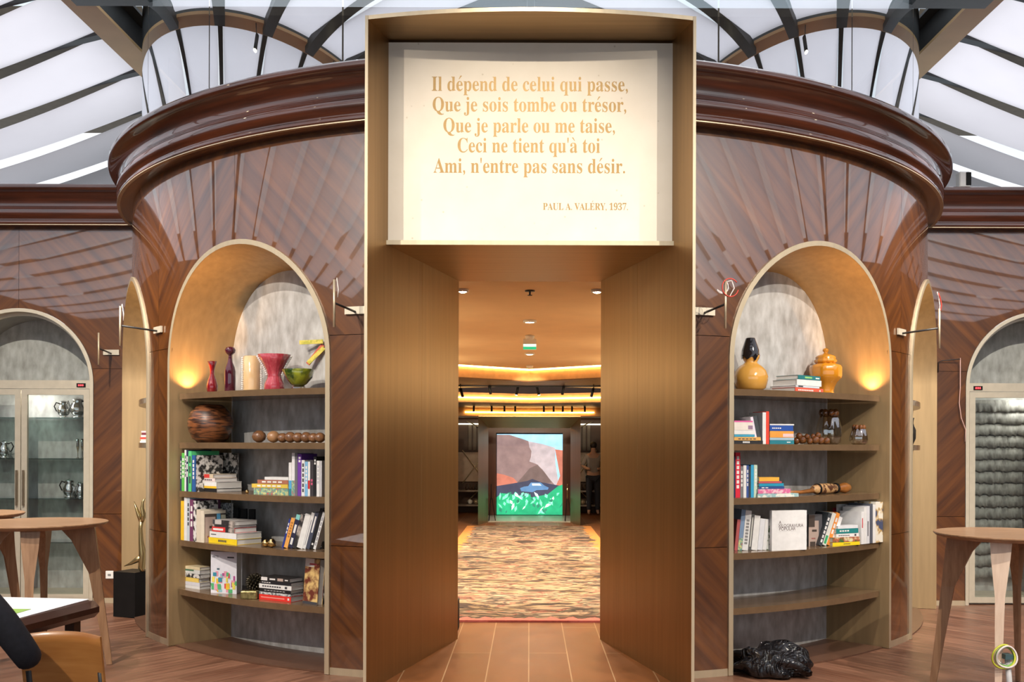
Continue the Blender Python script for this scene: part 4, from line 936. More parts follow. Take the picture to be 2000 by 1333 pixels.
row(1, SH[3], 1505, [(1497.5, 54, PT_GREENW, 'green and white', None), (1489.5, 60, B(WT), 'white', None), (1479.5, 61, B((.74, .76, .80)), 'pale grey', None), (1467.5, 67, B((.80, .80, .78)), 'thick white', None), (1461.5, 71, B((.10, .10, .10)), 'black-edged', [(.3, .7, .1, .9, B((.6, .6, .55)))]), (1449.5, 77, B(WT), 'white lettered', vdots(B((.25, .25, .25)), 8, .15, .8)), (1441, 79, B((.20, .30, .46)), 'blue-grey', [(.05, .95, 0, .3, PT_MULTI)]), (1434.5, 60, B((.45, .10, .10)), 'red and orange', None)], 12, 3.80, .15, gq, wq, -6)
o, T, w, h = face(1, SH[3], 1508, 1576, 78, -16, 3.84, .03, B((.80, .80, .79)), 'large white square book titled A XILOGRAVURA POPULAR facing the room', 'facing books of the right niche', None)
INKB = bcol((.07, .03, .03))
for t_, a, b, zb in (('A', .20, .27, .665), ('XILOGRAVURA', .18, .90, .58), ('POPULAR', .21, .68, .50)):
    mb = put_text(t_, lambda x, z: tuple(T @ Vector((x, -.0006, zb*h+z))), a*w, b*w, .082*h/.7*1.0, False, None, 0, 0.)
    mb.build('cover_title', INKB, o)
mb = MB(); mb.T = T
for k in range(14): mb.add([(w*(.22+.034*k), -.0006, h*.475), (w*(.22+.034*k+.022), -.0006, h*.475), (w*(.22+.034*k+.022), -.0006, h*.482), (w*(.22+.034*k), -.0006, h*.482)], [(0, 1, 2, 3)])
mb.build('subtitle_line', B((.5, .45, .45)), o)
face(1, SH[3], 1580, 1606, 62, -20, 3.74, .02, B((.10, .10, .11)), 'dark book with half a face on its cover, right fourth shelf', 'facing books of the right niche', [(.0, .75, .0, .80, SKIN_P), (.0, .45, .6, .98, HAIRP), (.25, .6, .45, .52, HAIRP), (.1, .5, .0, .14, HAIRP), (.2, .5, .22, .26, B((.4, .14, .12)))])
row(1, SH[3], 1629, [(1621.5, 54, B(WT), 'thin white', None), (1614, 62, B((.85, .30, .05)), 'orange', vdots(TXT, 3)), (1605.5, 62, B((.74, .74, .68)), 'white green-marked', [(.2, .8, .05, .3, B((.05, .40, .16)))]), (1598, 62, B((.05, .06, .07)), 'charcoal', vdots(TXT, 6, .1, .9))], 24, 3.82, .15, 'leaning books in the middle of the right fourth shelf', 'of the leaning books left of the yellow one', -22)
flatstack(1, SH[3], [(1680, 1627, 1612, 7, B((.86, .66, .02)), 'yellow', dots(TXD, 6, .35, .6, .4, .65)), (1680, 1627, 1614, 9.5, PT_LEAF, 'picture-spined', None), (1678, 1634, 1618, 7, B(WT), 'white lettered', dots(TXD, 6, .35, .6, .1, .6)+[(.8, .88, .2, .8, TXD)]), (1677, 1634, 1620, 9.5, B((.02, .22, .22)), 'dark green', dots(TXT, 4, .4, .7, .15, .6)), (1676, 1637, 1622, 6, B((.74, .75, .78)), 'plain white', None)], 26, 3.845, 'book stack on the right fourth shelf', 'with the yellow base, right fourth shelf')
face(1, SH[3], 1638, 1686, 73, -36, 3.66, .02, B((.76, .78, .80)), 'pale grey book standing behind the yellow-based stack', 'facing books of the right niche', [(.4, .56, .86, .9, TXD), (0, 1, .79, .8, B((.5, .52, .55)))])
face(1, SH[3], 1651, 1702, 86, -38, 3.56, .02, B((.66, .72, .80)), 'tall pale blue-white book at the very back of the right fourth shelf', 'facing books of the right niche')
face(1, SH[3], 1631, 1640, 64, -34, 3.60, .02, B((.55, .02, .05)), 'crimson book peeking out beside the pale grey one', 'facing books of the right niche')
row(1, SH[3], 1725, [(1710.5, 79, PT_BLUEF, 'flower-patterned', None), (1705, 74, B(WT), 'narrow white', None), (1699, 76, B((.10, .11, .14)), 'charcoal', None), (1693, 72, B((.70, .71, .74)), 'pale grey', [(.3, .6, .2, .6, TXD)]), (1688, 70, B(WT), 'white', None), (1682.5, 62, B((.80, .80, .80)), 'white red-marked', [(.3, .6, .5, .8, B(RD))])], 40, 3.915, .19, 'upright books at the right end of the right fourth shelf', 'end of the right fourth shelf')

# vases and ornaments
def stand(px, r): 
    p = on_r(tx(px), r); return p.x, p.y
def vase(name, px, r, z, prof, mats_, label, cat='vase', wob=None, n=28, hpx=None, parent=None):
    x, y = stand(px, r); k = y/F
    return tag(MB().lathe([(a*k, b*k) for a, b in prof], n, (x, y, z), 0, True, wob).build(name, mats_, origin=(x, y, z)), label, cat)
REDG = mat('red_glass', (.26, .006, .012), .06, var=.3, scale=6, coat=1, trans=.25)
PURPG = mat('plum_glass', (.085, .008, .025), .06, var=.3, coat=1, trans=.2)
PINKG = mat('cranberry_glass', (.50, .03, .06), .08, scale=60, stretch=(1, 1, .05), col2=(.72, .12, .15), coat=1, trans=.25)
CREAMG = mat('cream_glass', (.74, .50, .26), .12, var=.08, coat=1)
GREENG = mat('green_swirl_glass', (.03, .07, .012), .06, scale=9, col2=(.42, .46, .03), contrast=(.42, .58), coat=1, trans=.3)
AMBERG = mat('amber_glass', (.10, .028, .006), .06, scale=12, col2=(.36, .13, .03), coat=1, trans=.4)
AMBERC = mat('amber_ceramic', (.62, .24, .012), .12, var=.12, scale=5, coat=1)
HONEY = mat('honey_ceramic', (.70, .36, .07), .12, var=.12, scale=4, coat=1)
GLOSSB = mat('black_glaze', (.008, .008, .010), .08, coat=1)
R1 = 3.68
vase('red_bud_vase', 414, R1, SH[0], [(6, 0), (10, 6), (11, 16), (8, 28), (4, 38), (4, 46), (6, 55), (9.5, 64), (8.5, 64), (4, 52), (3, 40)], REDG, 'slim red glass bud vase, leftmost on the left top shelf')
x, y = stand(449, R1); e = empty('stoppered_bottle', (x, y, SH[0]), 'tall plum glass bottle with a ball stopper on the left top shelf', 'bottle'); k = y/F
MB().lathe([(a*k, b*k) for a, b in [(9.5, 0), (10.5, 2), (10.5, 42), (9, 50), (5, 60), (3.4, 70), (3.6, 74)]], 24, (x, y, SH[0])).build('bottle_body', PURPG, e)
MB().lathe([(a*k, b*k) for a, b in [(3, 74.2), (5, 75), (9.5, 79), (10.5, 84), (8, 89), (0, 91)]], 24, (x, y, SH[0])).build('ball_stopper', PURPG, e)
def crystal(e, cx_, cy_, z, pts, k):
    mb = MB()
    for (dx, dz) in pts: mb.ball((cx_+dx*k, cy_-.004, z+dz*k), 2.6*k, 6)
    mb.build('crystal_edging', mat('crystal', (.85, .82, .78), .05, coat=1, trans=.15), e)
x, y = stand(491.5, R1); k = y/F; e = empty('cylinder_vase', (x, y, SH[0]), 'cream cylinder vase with bubbly clear edging on the left top shelf', 'vase')
MB().lathe([(a*k, b*k) for a, b in [(15.5, 0), (16, 2), (16, 69), (15, 70), (14.5, 66), (14.5, 6)]], 28, (x, y, SH[0])).build('vase_body', CREAMG, e)
crystal(e, x, y, SH[0], [(sx*18.5, 2+4*i) for i in range(17) for sx in (-1, 1)], k)
x, y = stand(535.5, R1); k = y/F; e = empty('flared_vase', (x, y, SH[0]), 'ribbed cranberry glass vase with a wide flared mouth', 'vase')
MB().lathe([(a*k, b*k) for a, b in [(17, 0), (19.5, 4), (18.5, 14), (14, 24), (12.5, 30), (16, 42), (24, 58), (31.5, 71), (30, 71), (22, 57), (13, 40), (9, 30)]], 48, (x, y, SH[0]), 0, True, lambda a, z: 1+.025*math.cos(16*a)).build('vase_body', PINKG, e)
crystal(e, x, y, SH[0], [(sx*(15+20*(i/11.)**1.2), 32+3.5*i) for i in range(11) for sx in (-1, 1)], k)
x, y = stand(583, R1); k = y/F; e = empty('green_bowl', (x, y, SH[0]), 'green swirled glass bowl with a fluted clear foot', 'bowl')
MB().lathe([(a*k, b*k) for a, b in [(8, 0), (15, 1), (12, 6), (10, 9)]], 24, (x, y, SH[0]), 0, True, lambda a, z: 1+.15*math.cos(6*a)).build('clear_foot', CLEAR, e)
MB().lathe([(a*k, b*k) for a, b in [(9, 8), (16, 12), (25, 24), (31.5, 40), (30.5, 41), (24, 26), (14, 14), (0, 11)]], 36, (x, y, SH[0]), 0, True, lambda a, z: 1+.04*math.cos(5*a+z*60)).build('bowl_body', GREENG, e)
# folded painted ruler
p = on_r(tx(608), 3.50); k = p.y/F; e = empty('folding_ruler', (p.x, p.y, SH[0]), 'yellow and red zigzag folded stick above the green bowl', 'ornament')
YRU = patt('ruler_yellow', (.55, .50, .04), (.80, .66, .10), 30); RRU = B((.62, .10, .04)); GRU = B((.30, .38, .03))
def P3(px, up): t = tx(px); return Vector((t*p.y, p.y, SH[0]+up*k))
for a, b, mm in (((584, 96), (630, 98), YRU), ((629, 92), (599, 54), RRU), ((601, 56), (632, 86), YRU), ((631, 92), (631, 0), GRU)):
    A, C_ = P3(*a), P3(*b); d = (C_-A).normalized(); nrm = Vector((-d.z, 0, d.x))*4*k
    off = Vector((0, .02 if mm is RRU else .04 if mm is GRU else 0, 0))
    sg_ = MB().extr([tuple(A+nrm+off), tuple(C_+nrm+off), tuple(C_-nrm+off), tuple(A-nrm+off)], (0, .012, 0)).build('stick_segment', mm, e)
WOODB = mat('carved_wood', (.035, .012, .005), .4, scale=5, stretch=(2, 2, 14), col2=(.22, .075, .025), contrast=(.42, .58), coat=.4)
x, y = stand(411, 3.72); k = y/F
o = vase('wooden_pot', 411, 3.71, SH[1], [(24, 0), (34, 8), (42, 26), (43, 40), (38, 58), (26, 71), (22, 74), (18, 72), (16, 60)], WOODB, 'round carved dark wooden pot on the left second shelf', 'pot', None, 32)
BEAD = mat('bead_brown', (.07, .025, .012), .3, scale=14, stretch=(1, 8, 1), col2=(.30, .14, .06), coat=.5)
BEADL = mat('bead_tan', (.42, .22, .10), .35, var=.2, coat=.4)
xs = (506, 534, 552, 567, 582, 598, 612, 625); rs = (12, 11.5, 9.5, 10.5, 10, 10.5, 9.5, 10)
e0 = None
for i, (px, rr) in enumerate(zip(xs, rs)):
    x, y = stand(px, 3.70); k = y/F; r_ = rr*k
    mb = MB(); mb.lathe([(0, -r_*1.15), (r_*.55, -r_*.95), (r_*.95, -r_*.4), (r_, .0), (r_*.95, r_*.4), (r_*.55, r_*.95), (0, r_*1.15)], 20)
    rot = Matrix.Translation((x, y, SH[1]+r_*1.01)) @ Matrix.Rotation(rad(20+15*(i % 3)), 4, 'Z') @ Matrix.Rotation(rad(90), 4, 'Y')
    mb.v = [tuple(rot @ Vector(q)) for q in mb.v]
    o = mb.build('wooden_bead', BEADL if i == 1 else BEAD); tag(o, '%s large wooden bead, %s from the left on the left second shelf' % ('tan' if i == 1 else 'striped brown', ORD[i]), 'bead', 'row of wooden beads')
def knot(px, r, z, rp, label, m=GOLD):
    x, y = stand(px, r); k = y/F; rr = rp*k
    f = lambda d: 1+.16*math.sin(5*d.x+1)*math.sin(6*d.z+2)*math.cos(4*d.y)+.1*math.sin(9*d.z)
    return tag(MB().ball((x, y, z+rr*.98), rr, 16, 0, (1, 1, 1), f).build('gold_knot', m), label, 'ornament')
knot(483, 3.78, SH[2], 3.6, 'small gold nugget between the two stacks on the left third shelf'); 
knot(519.5, 3.80, SH[3], 7.2, 'left gold knot of the pair on the left fourth shelf'); knot(531.5, 3.80, SH[3], 8.2, 'right gold knot of the pair on the left fourth shelf')
for i, px in enumerate((461.5, 477, 493)):
    x, y = stand(px, 3.55); k = y/F
    o = MB().box(x-5.5*k, x+5.5*k, y-.02, y+.02, SH[3], SH[3]+.25).build('black_block', BLACK); tag(o, 'small black block, %s of three behind the picture stack' % ORD[i], 'block', 'black blocks at the back of the left fourth shelf')
x, y = stand(499, 3.70); k = y/F; mb = MB(); c0 = Vector((x, y, SH[4]+17.5*k+.03))
e = empty('spiky_ball', (x, y, SH[4]), 'dark spiky ball on the left fifth shelf', 'ornament'); mb = MB(); mb.ball(c0, 13*k, 14); mb.build('ball_core', BLACK, e)
mb = MB(); rnd = random.Random(5)
for i in range(90):
    zz = 1-2*(i+.5)/90; a = i*2.39996; q = math.sqrt(1-zz*zz); d = Vector((q*math.cos(a), q*math.sin(a), zz)); mb.tube([c0+d*11*k, c0+d*16*k, c0+d*19*k], [3*k, 2.4*k, .3*k], 5)
mb.build('ball_spikes', mat('dark_bronze', (.06, .05, .03), .3, metal=.6), e)
MB().lathe([(.04, 0), (.03, .028)], 12, (x, y, SH[4])).build('foot', BLACK, e)
x, y = stand(489, 3.84); o = MB().box(x-.062, x+.062, y-.035, y+.035, SH[4], SH[4]+.06, 0, .006).build('gilded_box', mat('dark_gilt', (.10, .08, .03), .3, scale=40, col2=(.42, .34, .14), metal=.6)); tag(o, 'flat dark gilded box in front of the spiky ball', 'box')

# right niche ornaments
x, y = stand(1466, R1); k = y/F; e = empty('gourd_vase', (x, y, SH[0]), 'double gourd vase, honey body with dripping black neck', 'vase')
MB().lathe([(a*k, b*k) for a, b in [(20, 0), (29, 6), (33, 20), (33.5, 28), (30, 40), (22, 49), (14, 54), (12, 57), (15, 62), (18, 70)]], 32, (x+0, y, SH[0])).build('vase_body', HONEY, e)
mb = MB(); rows = []
for j, (rr, zz) in enumerate([(14.6, 57), (17.0, 64), (18.4, 70), (17, 80), (13, 92), (9.5, 102), (9, 104), (7, 104)]):
    ring = []
    for i in range(41):
        a = 2*PI*i/40; dz = zz
        if j == 0: dz = 60+9*abs(math.sin(3*a+.6))*(.5+.5*math.sin(2*a)**2)+3*math.sin(7*a)
        if j == 1: dz = 66+5*abs(math.sin(3*a+.6))
        rad_ = rr if j > 1 else (15.5+ (dz-57)*.25)
        ring.append((x-1*k+rad_*k*math.cos(a), y+rad_*k*math.sin(a), SH[0]+dz*k))
    rows.append(ring)
mb.grid(rows); mb.build('black_neck', GLOSSB, e)
x, y = stand(1612, 3.60); k = y/F; e = empty('lidded_jar', (x, y, SH[0]), 'faceted amber ceramic jar with domed lid on the right top shelf', 'jar')
hexw = lambda a, z: 1/max(math.cos(((a+PI/8) % (PI/4))-PI/8), .9)*.96
MB().lathe([(a*k, b*k) for a, b in [(16, 0), (17, 4), (15, 8), (17, 16), (22, 26), (30, 34), (31, 40), (31, 54), (29, 59), (19, 62), (19, 64)]], 40, (x, y, SH[0]), 0, True, hexw).build('jar_body', AMBERC, e)
MB().lathe([(a*k, b*k) for a, b in [(19, 63), (21, 66), (21, 69), (18.5, 71), (20, 74), (18, 77), (12, 80), (5, 82), (3, 84), (6, 87), (5, 91), (0, 93)]], 40, (x, y, SH[0]), 0, True, lambda a, z: 1+(.05*math.cos(12*a) if z > .24 and z < .29 else 0)).build('jar_lid', AMBERC, e)
def fluted(px, r, rp, hp, label):
    x, y = stand(px, r); k = y/F; e = empty('fluted_vase', (x, y, SH[1]), label, 'vase')
    pr = [(.62, 0), (.85, .06), (1, .25), (.96, .45), (.80, .70), (.62, .90)]
    MB().lathe([(a*rp*k, b*hp*k) for a, b in pr], 40, (x, y, SH[1]), 0, True, lambda a, z: 1+.06*math.cos(8*a)).build('vase_body', CLEAR, e)
    mb = MB()
    for i in range(8):
        a = 2*PI*i/8; mb.ball((x+rp*k*.56*math.cos(a), y+rp*k*.56*math.sin(a), SH[1]+hp*k*.88), rp*k*.25, 8, 0, (1, 1, 1.3))
    mb.build('amber_rim', AMBERG, e)
fluted(1619, 3.66, 25, 70, 'large clear fluted glass vase with amber rim'); fluted(1677.5, 3.83, 17.5, 38, 'small clear fluted glass vase with amber rim, rightmost on the right second shelf')
x, y = stand(1590, 3.79); k = y/F; e = empty('glass_cluster', (x, y, SH[1]), 'low cluster of amber glass blobs on the right second shelf', 'ornament')
rnd = random.Random(2)
for (dx, dz, rr) in ((-34, 0, 7), (-22, 1, 8.5), (-9, 0, 6.5), (2, 1, 8), (14, 0, 7.5), (25, 0, 7), (-29, 10, 6.5), (-14, 10, 5.5), (-2, 11, 5), (8, 12, 6)):
    MB().ball((x+dx*k, y+rnd.uniform(-.012, .012), SH[1]+(dz+rr)*k), rr*k, 10, 0, (1, 1, 1), lambda d: 1+.1*math.sin(6*d.x+3*d.z)).build('glass_blob', AMBERG, e)
# carved club on the third shelf
x0, y0 = stand(1537, 3.79); x1, y1 = stand(1661, 3.72); ax = Vector((x1-x0, y1-y0, 0)); Ln = ax.length; ax.normalize(); k = y0/F
CLUBW = mat('club_wood', (.38, .14, .03), .35, var=.3, scale=14, coat=.4); CLUBL = patt('club_carving', (.10, .035, .015), (.60, .36, .16), 30)
zc = SH[2]+11.2*k; e = empty('carved_club', ((x0+x1)/2, (y0+y1)/2, SH[2]), 'carved wooden club lying on the right third shelf', 'ornament')
def along(f, dz=0): q = Vector((x0, y0, zc+dz))+ax*Ln*f; return q
MB().tube([along(0, -.012), along(.2, -.018), along(.40, -.01)], [3*k, 3.5*k, 5*k], 10).build('handle', CLUBW, e)
MB().tube([along(.38), along(.42), along(.5), along(.62), along(.72), along(.775)], [5*k, 9*k, 11*k, 11*k, 9.5*k, 6*k], 14).build('carved_barrel', CLUBL, e)
for f in (.45, .74): MB().tube([along(f), along(f+.02)], [11*k, 11*k], 14).build('dark_binding', BLACK, e)
MB().tube([along(.775), along(.80), along(.84), along(.90), along(.96), along(1.0)], [4.5*k, 4.5*k, 9*k, 11.2*k, 8.5*k, 2*k], 14).build('bulb_end', CLUBW, e)

# ------------------------------------------------------------------ wall sconces, outlets, small wall fittings
def sconce(base, out, right, label, wires=None, plate_dir=1, z=2.535):
    """base: (x, y) on the wall; out: unit vector away from the wall; right: unit vector along it"""
    b = Vector((*base, 0)); o_ = Vector((*out, 0)); r_ = Vector((*right, 0)); e = empty('wall_sconce', (b.x, b.y, z), label, 'wall lamp')
    def q(a, d, zz): v = b+r_*a+o_*d; return (v.x, v.y, zz)
    mb = MB(); mb.extr([q(-.08, .004, z-.026), q(.08, .004, z-.026), q(.08, .004, z+.026), q(-.08, .004, z+.026)], tuple(o_*.016)); mb.build('wall_plate', CHAMP, e)
    MB().tube([q(0, .02, z-.01), q(0, .30, z+.01)], .008, 8).build('arm', STEEL if plate_dir else BRASS, e)
    MB().tube([q(0, .31, z-.15), q(0, .31, z+.165)], .0085, 10).build('rod', BRASS, e)
    for m_, pts in (wires or []): MB().tube([q(a, .31+dd, z+zz) for a, dd, zz in pts], .004, 6).build('loose_wire', m_, e)
    return e
WW = mat('white_wire', (.80, .72, .68), .5); WR = mat('red_wire', (.60, .05, .03), .5); WY = mat('yellow_green_wire', (.62, .66, .06), .5); WG = mat('green_wire', (.25, .55, .12), .5)
def loop(r, cz, cx_=0, n=20, a0=0, a1=2*PI, d=0): return [(cx_+r*math.sin(a0+(a1-a0)*i/n), d, cz+r*math.cos(a0+(a1-a0)*i/n)) for i in range(n+1)]
for s, side in ((-1, 'left'), (1, 'right')):
    for ph, nm in ((17.7, 'between the portal and the %s bookcase' % side), (49.6, 'between the two %s niches' % side)):
        out = (s*math.sin(rad(ph)), -math.cos(rad(ph))); rt = (math.cos(rad(ph)), s*math.sin(rad(ph)))
        w_ = [(WW, [(0, 0, .14), (.012, -.01, .18), (.02, -.02, .10), (.014, -.02, .05)])]
        if s > 0 and ph < 20: w_ = [(WW, loop(.045, .125, -.025, 20, .3, 4.2)+[(.03, 0, .06), (.065, 0, .12), (.045, 0, .17), (0, 0, .155)]), (WR, loop(.06, .12, .03, 24, 1.8, 7.2, .01))]
        if s > 0 and ph > 20: w_ = [(WW, [(0, 0, .15), (.01, 0, .19), (-.02, 0, .25), (-.05, 0, .29)]), (WR, [(0, .01, .15), (.022, .01, .20), (-.015, .01, .25), (-.055, .01, .28)])]
        sconce(pol(s*ph, RW), out, rt, 'bare wall sconce rod on a bracket, %s' % nm, w_)
sconce((-4.227, WALLY), (0, -1), (1, 0), 'bare wall sconce rod on the flat wall beside the left cabinet')
e = empty('loose_bracket_wire', (4.25, WALLY, 1.7), 'thin bracket with hanging pinkish wire on the right flat wall', 'wire')
MB().tube([(4.13, WALLY-.006, 2.36), (4.13, WALLY-.012, 2.46), (4.16, WALLY-.03, 2.475), (4.33, WALLY-.06, 2.49)], .005, 6).build('bracket', STEEL, e)
MB().tube([(4.33, WALLY-.06, 2.50), (4.335, WALLY-.05, 2.2), (4.33, WALLY-.04, 2.05), (4.35, WALLY-.04, 1.9), (4.40, WALLY-.03, 1.78), (4.395, WALLY-.03, 1.66)], .004, 6).build('hanging_wire', mat('pink_wire', (.75, .50, .46), .5), e)
for x, z, side in ((-4.24, .285, 'left'), (4.24, .235, 'right')):
    e = empty('wall_outlet', (x, WALLY-.005, z), 'small white socket low on the %s flat wall' % side, 'socket')
    MB().box(x-.04, x+.04, WALLY-.012, WALLY-.001, z-.04, z+.04, 0, .004).build('face_plate', WHITE, e)
    MB().box(x-.016, x+.016, WALLY-.0145, WALLY-.0125, z-.01, z+.01).build('socket_hole', mat('socket_grey', (.22, .22, .22), .5), e)
e = empty('wall_speaker', (4.33, 9.98, 4.19), 'small white and black box on top of the right flat cornice', 'speaker')  # camera box sitting on the cornice
MB().box(4.27, 4.38, 9.93, 10.03, 4.191, 4.35, 0, .01).build('white_case', WHITE, e); MB().box(4.335, 4.385, 9.922, 9.934, 4.21, 4.34, 0, .003).build('black_front', BLACK, e)

# silver jugs in the left cabinet
def jug(px, z, hp, label, flip=1, Y=10.42):
    x = tx(px)*Y; h = hp*Y/F; e = empty('silver_jug', (x, Y, z), label, 'jug', 'silver jugs in the left cabinet')
    MB().lathe([(a*h, b*h) for a, b in [(.26, 0), (.27, .03), (.16, .07), (.28, .18), (.35, .34), (.33, .50), (.24, .68), (.22, .78), (.26, .88), (.22, .92), (.08, .97), (.03, 1.0), (0, 1.02)]], 24, (x, Y, z+.001)).build('jug_body', SILVER, e)
    s_ = flip; MB().tube([(x+s_*.22*h, Y, z+.80*h), (x+s_*.42*h, Y, z+.88*h), (x+s_*.54*h, Y, z+.66*h), (x+s_*.42*h, Y, z+.40*h), (x+s_*.32*h, Y, z+.36*h)], .035*h, 8).build('black_handle', BLACK, e)
    MB().tube([(x-s_*.28*h, Y, z+.42*h), (x-s_*.42*h, Y, z+.62*h), (x-s_*.48*h, Y, z+.84*h)], [.07*h, .05*h, .035*h], 8).build('spout', SILVER, e)
for a in ((124, 1.88, 34, 'silver jug with black handle, left one on the top glass shelf', -1), (152, 1.88, 40, 'silver jug with black handle, right one on the top glass shelf', 1), (8, 1.46, 34, 'silver jug behind the left cabinet door', 1), (136, 1.05, 36, 'silver coffee pot, left one on the lower glass shelf', -1), (158, 1.05, 30, 'squat silver jug, right one on the lower glass shelf', 1)): jug(*a)
for i, px in enumerate((152, 161)):
    x = tx(px)*10.42; o = MB().lathe([(.018, 0), (.004, .01), (.004, .06), (.016, .12), (.014, .2), (.012, .2), (.013, .12)], 14, (x, 10.42, 1.461)).build('champagne_flute', CLEAR); tag(o, 'clear champagne flute, %s of two on the middle cabinet shelf' % ('left' if i == 0 else 'right'), 'glass', 'flutes in the left cabinet')

# contents of the far niches
px_, py_ = pol(-70.5, 3.93); e = MB(); e.T = frame_at(px_, py_, 0, rad(-20)); e.box(-.125, .125, -.125, .125, .004, .42); o = e.build('black_plinth', BLACK); tag(o, 'black box plinth under the gold sculpture in the far left niche', 'plinth')
sc_ = empty('gold_sculpture', (px_, py_, .42), 'slender gilded abstract sculpture on the black plinth', 'sculpture'); k = 9.3/F
def SP_(px, py, dy=0): return (tx(px)*9.3, 9.3+dy, EYE-(py-HZ)*9.3/F)
GOLDS = mat('gilded_bronze', (.55, .42, .20), .25, metal=.9, var=.2, scale=5)
bz = .421
MB().tube([(SP_(279, 0)[0], 9.3, bz), (SP_(277, 0)[0], 9.3, bz+.03), SP_(279, 1085), SP_(276, 1060), SP_(275, 1035), SP_(277, 1018)], [.02, .03, .034, .022, .018, .02], 10).build('stem', GOLDS, sc_)
MB().tube([SP_(276, 1024), SP_(272, 1010), SP_(266, 994), SP_(262, 982)], [.016, .022, .012, .002], 8).build('left_horn', GOLDS, sc_)
MB().tube([SP_(277, 1022), SP_(281, 1010), SP_(278, 996), SP_(279, 984), SP_(284, 975)], [.02, .026, .018, .012, .002], 8).build('right_horn', GOLDS, sc_)
MB().tube([SP_(278, 1090), SP_(268, 1097), SP_(256, 1104), SP_(243, 1109)], [.03, .026, .014, .002], 8).build('foot_blade', GOLDS, sc_)
def free_stack(x, y, z, th, layers, where, group):
    n = len(layers)
    for i, (w, h, d, cov, words) in enumerate(layers):
        T = frame_at(x, y, z, th) @ Matrix.Translation((-w/2+random.uniform(-.006, .006), 0, 0)); book(T, w, h-.0006, d, 'flat', cov, '%s book, %s, stack %s' % (words, 'topmost' if i == n-1 else 'lowest' if i == 0 else ORD[i]+' from bottom', where), group); z += h
bx, by = pol(-70.5, 3.80)
free_stack(bx, by, SH[1], rad(-24), [(.22, .018, .16, B(WT), 'white'), (.21, .016, .16, B((.70, .68, .66)), 'pale grey'), (.215, .02, .16, B((.72, .08, .06)), 'red-ended white'), (.20, .02, .16, B(WT), 'thick white'), (.19, .022, .15, B((.20, .04, .06)), 'dark maroon'), (.2, .018, .15, B((.72, .58, .62)), 'pinkish')], 'in the far left niche', 'book stack in the far left niche')
bx, by = pol(-71.5, 3.60); T = frame_at(bx, by, SH[1], rad(-22)) @ Matrix.Translation((-.12, 0, 0))
book(T, .24, .30, .02, 'face', B((.78, .77, .76)), 'white book with navy top band standing in the far left niche', 'facing books of the far niches', [(0, 1, .82, 1, B((.03, .05, .09))), (.3, .8, .88, .94, TXT), (.18, .28, .66, .72, TXD), (.08, .16, .52, .60, TXD), (.5, .66, .5, .72, RD and B((.5, .06, .12))), (.6, .7, .34, .40, TXD), (.8, .9, .44, .5, TXD)])
bx, by = pol(66.5, 3.80); o = MB().lathe([(.03, 0), (.05, .06), (.055, .14), (.03, .2), (.04, .25)], 18, (bx, by, SH[1]), 0, True, lambda a, z: 1+.12*math.cos(5*a+z*40)).build('dark_ornament', mat('dark_pewter', (.05, .045, .04), .3, metal=.5)); tag(o, 'dark lumpy ornament on the lower shelf of the far right niche', 'ornament')

# ------------------------------------------------------------------ furniture
def bar_table(x, y, r, ztop, label, a0, spread=.33, light=None):
    e = empty('bar_table', (x, y, 0), label, 'table')
    MB().lathe([(r*.90, -.034), (r*.97, -.022), (r, -.010), (r, -.003), (r-.006, 0), (0, 0)], 56, (x, y, ztop), 0, False).build('table_top', OAK, e)
    for k in range(4):
        a = a0+PI/2*k; ca, sa = math.cos(a), math.sin(a)
        def q(d, z, t): return (x+ca*d-sa*t, y+sa*d+ca*t, z)
        zt = ztop-.034; mb = MB(); rb_ = r*spread/.33*1.06; secs = ((zt, r*.30, r*.80, .062), (zt-.10, r*.48, r*.83, .055), (zt-.34, r*.72, r*.89, .028), (.003, rb_-.04, rb_, .017)); vs = []; fs = [(0, 1, 2, 3), (15, 14, 13, 12)]
        for z_, d0, d1, t in secs: vs += [q(d0, z_, -t*.6), q(d0, z_, t*.6), q(d1, z_, t), q(d1, z_, -t)]
        for g_ in range(3):
            for i in range(4): j = (i+1) % 4; fs.append((g_*4+i, g_*4+4+i, g_*4+4+j, g_*4+j))
        mb.add(vs, fs); mb.build('leg', light if light and k == light[0] else OAKV, e) if not light else mb.build('leg', light[1] if k == light[0] else OAKV, e)
    return e
SUNLITOAK = mat('sunlit_oak', (.68, .50, .37), .5, scale=5, stretch=(9, 9, .8), col2=(.80, .62, .48))  # oak lightened to paint sunlight onto one table leg
bar_table(-3.50, 7.1, .47, 1.05, 'round oak bar table with flared legs in front of the left cabinet', rad(20))
bar_table(-4.55, 8.0, .46, 1.05, 'oak bar table cut by the left frame edge, behind the first one', rad(50))
bar_table(3.10, 6.45, .455, 1.05, 'round oak bar table with one sunlit leg at the right edge', rad(-122.6), .33, (0, SUNLITOAK))
# cable coil hanging at the sunlit-coloured leg
e = empty('cable_coil', (2.885, 6.03, .25), 'white, yellow and green cable coil tied at the sunlit table leg', 'cable')
for k, (m_, r_, dx) in enumerate(((WW, .062, .012), (WY, .068, -.004), (WG, .056, .008), (WW, .050, .016), (WY, .058, .02))):
    MB().tube([(2.875+dx+r_*math.cos(a), 6.03+.008*k+.01*math.sin(2*a), .335+r_*1.05*math.sin(a)) for a in [2*PI*i/26 for i in range(27)]], .006, 6, 0, False).build('cable_loop', m_, e)
MB().box(2.875, 2.92, 6.02, 6.08, .32, .35).build('cable_tie', mat('tie_teal', (.05, .10, .11), .5), e)
MB().tube([(2.905, 6.06, .32), (2.91, 6.04, .15), (2.91, 6.03, .003)], .018, 8).build('hanging_sleeve', mat('grey_sleeve', (.55, .55, .55), .35), e)

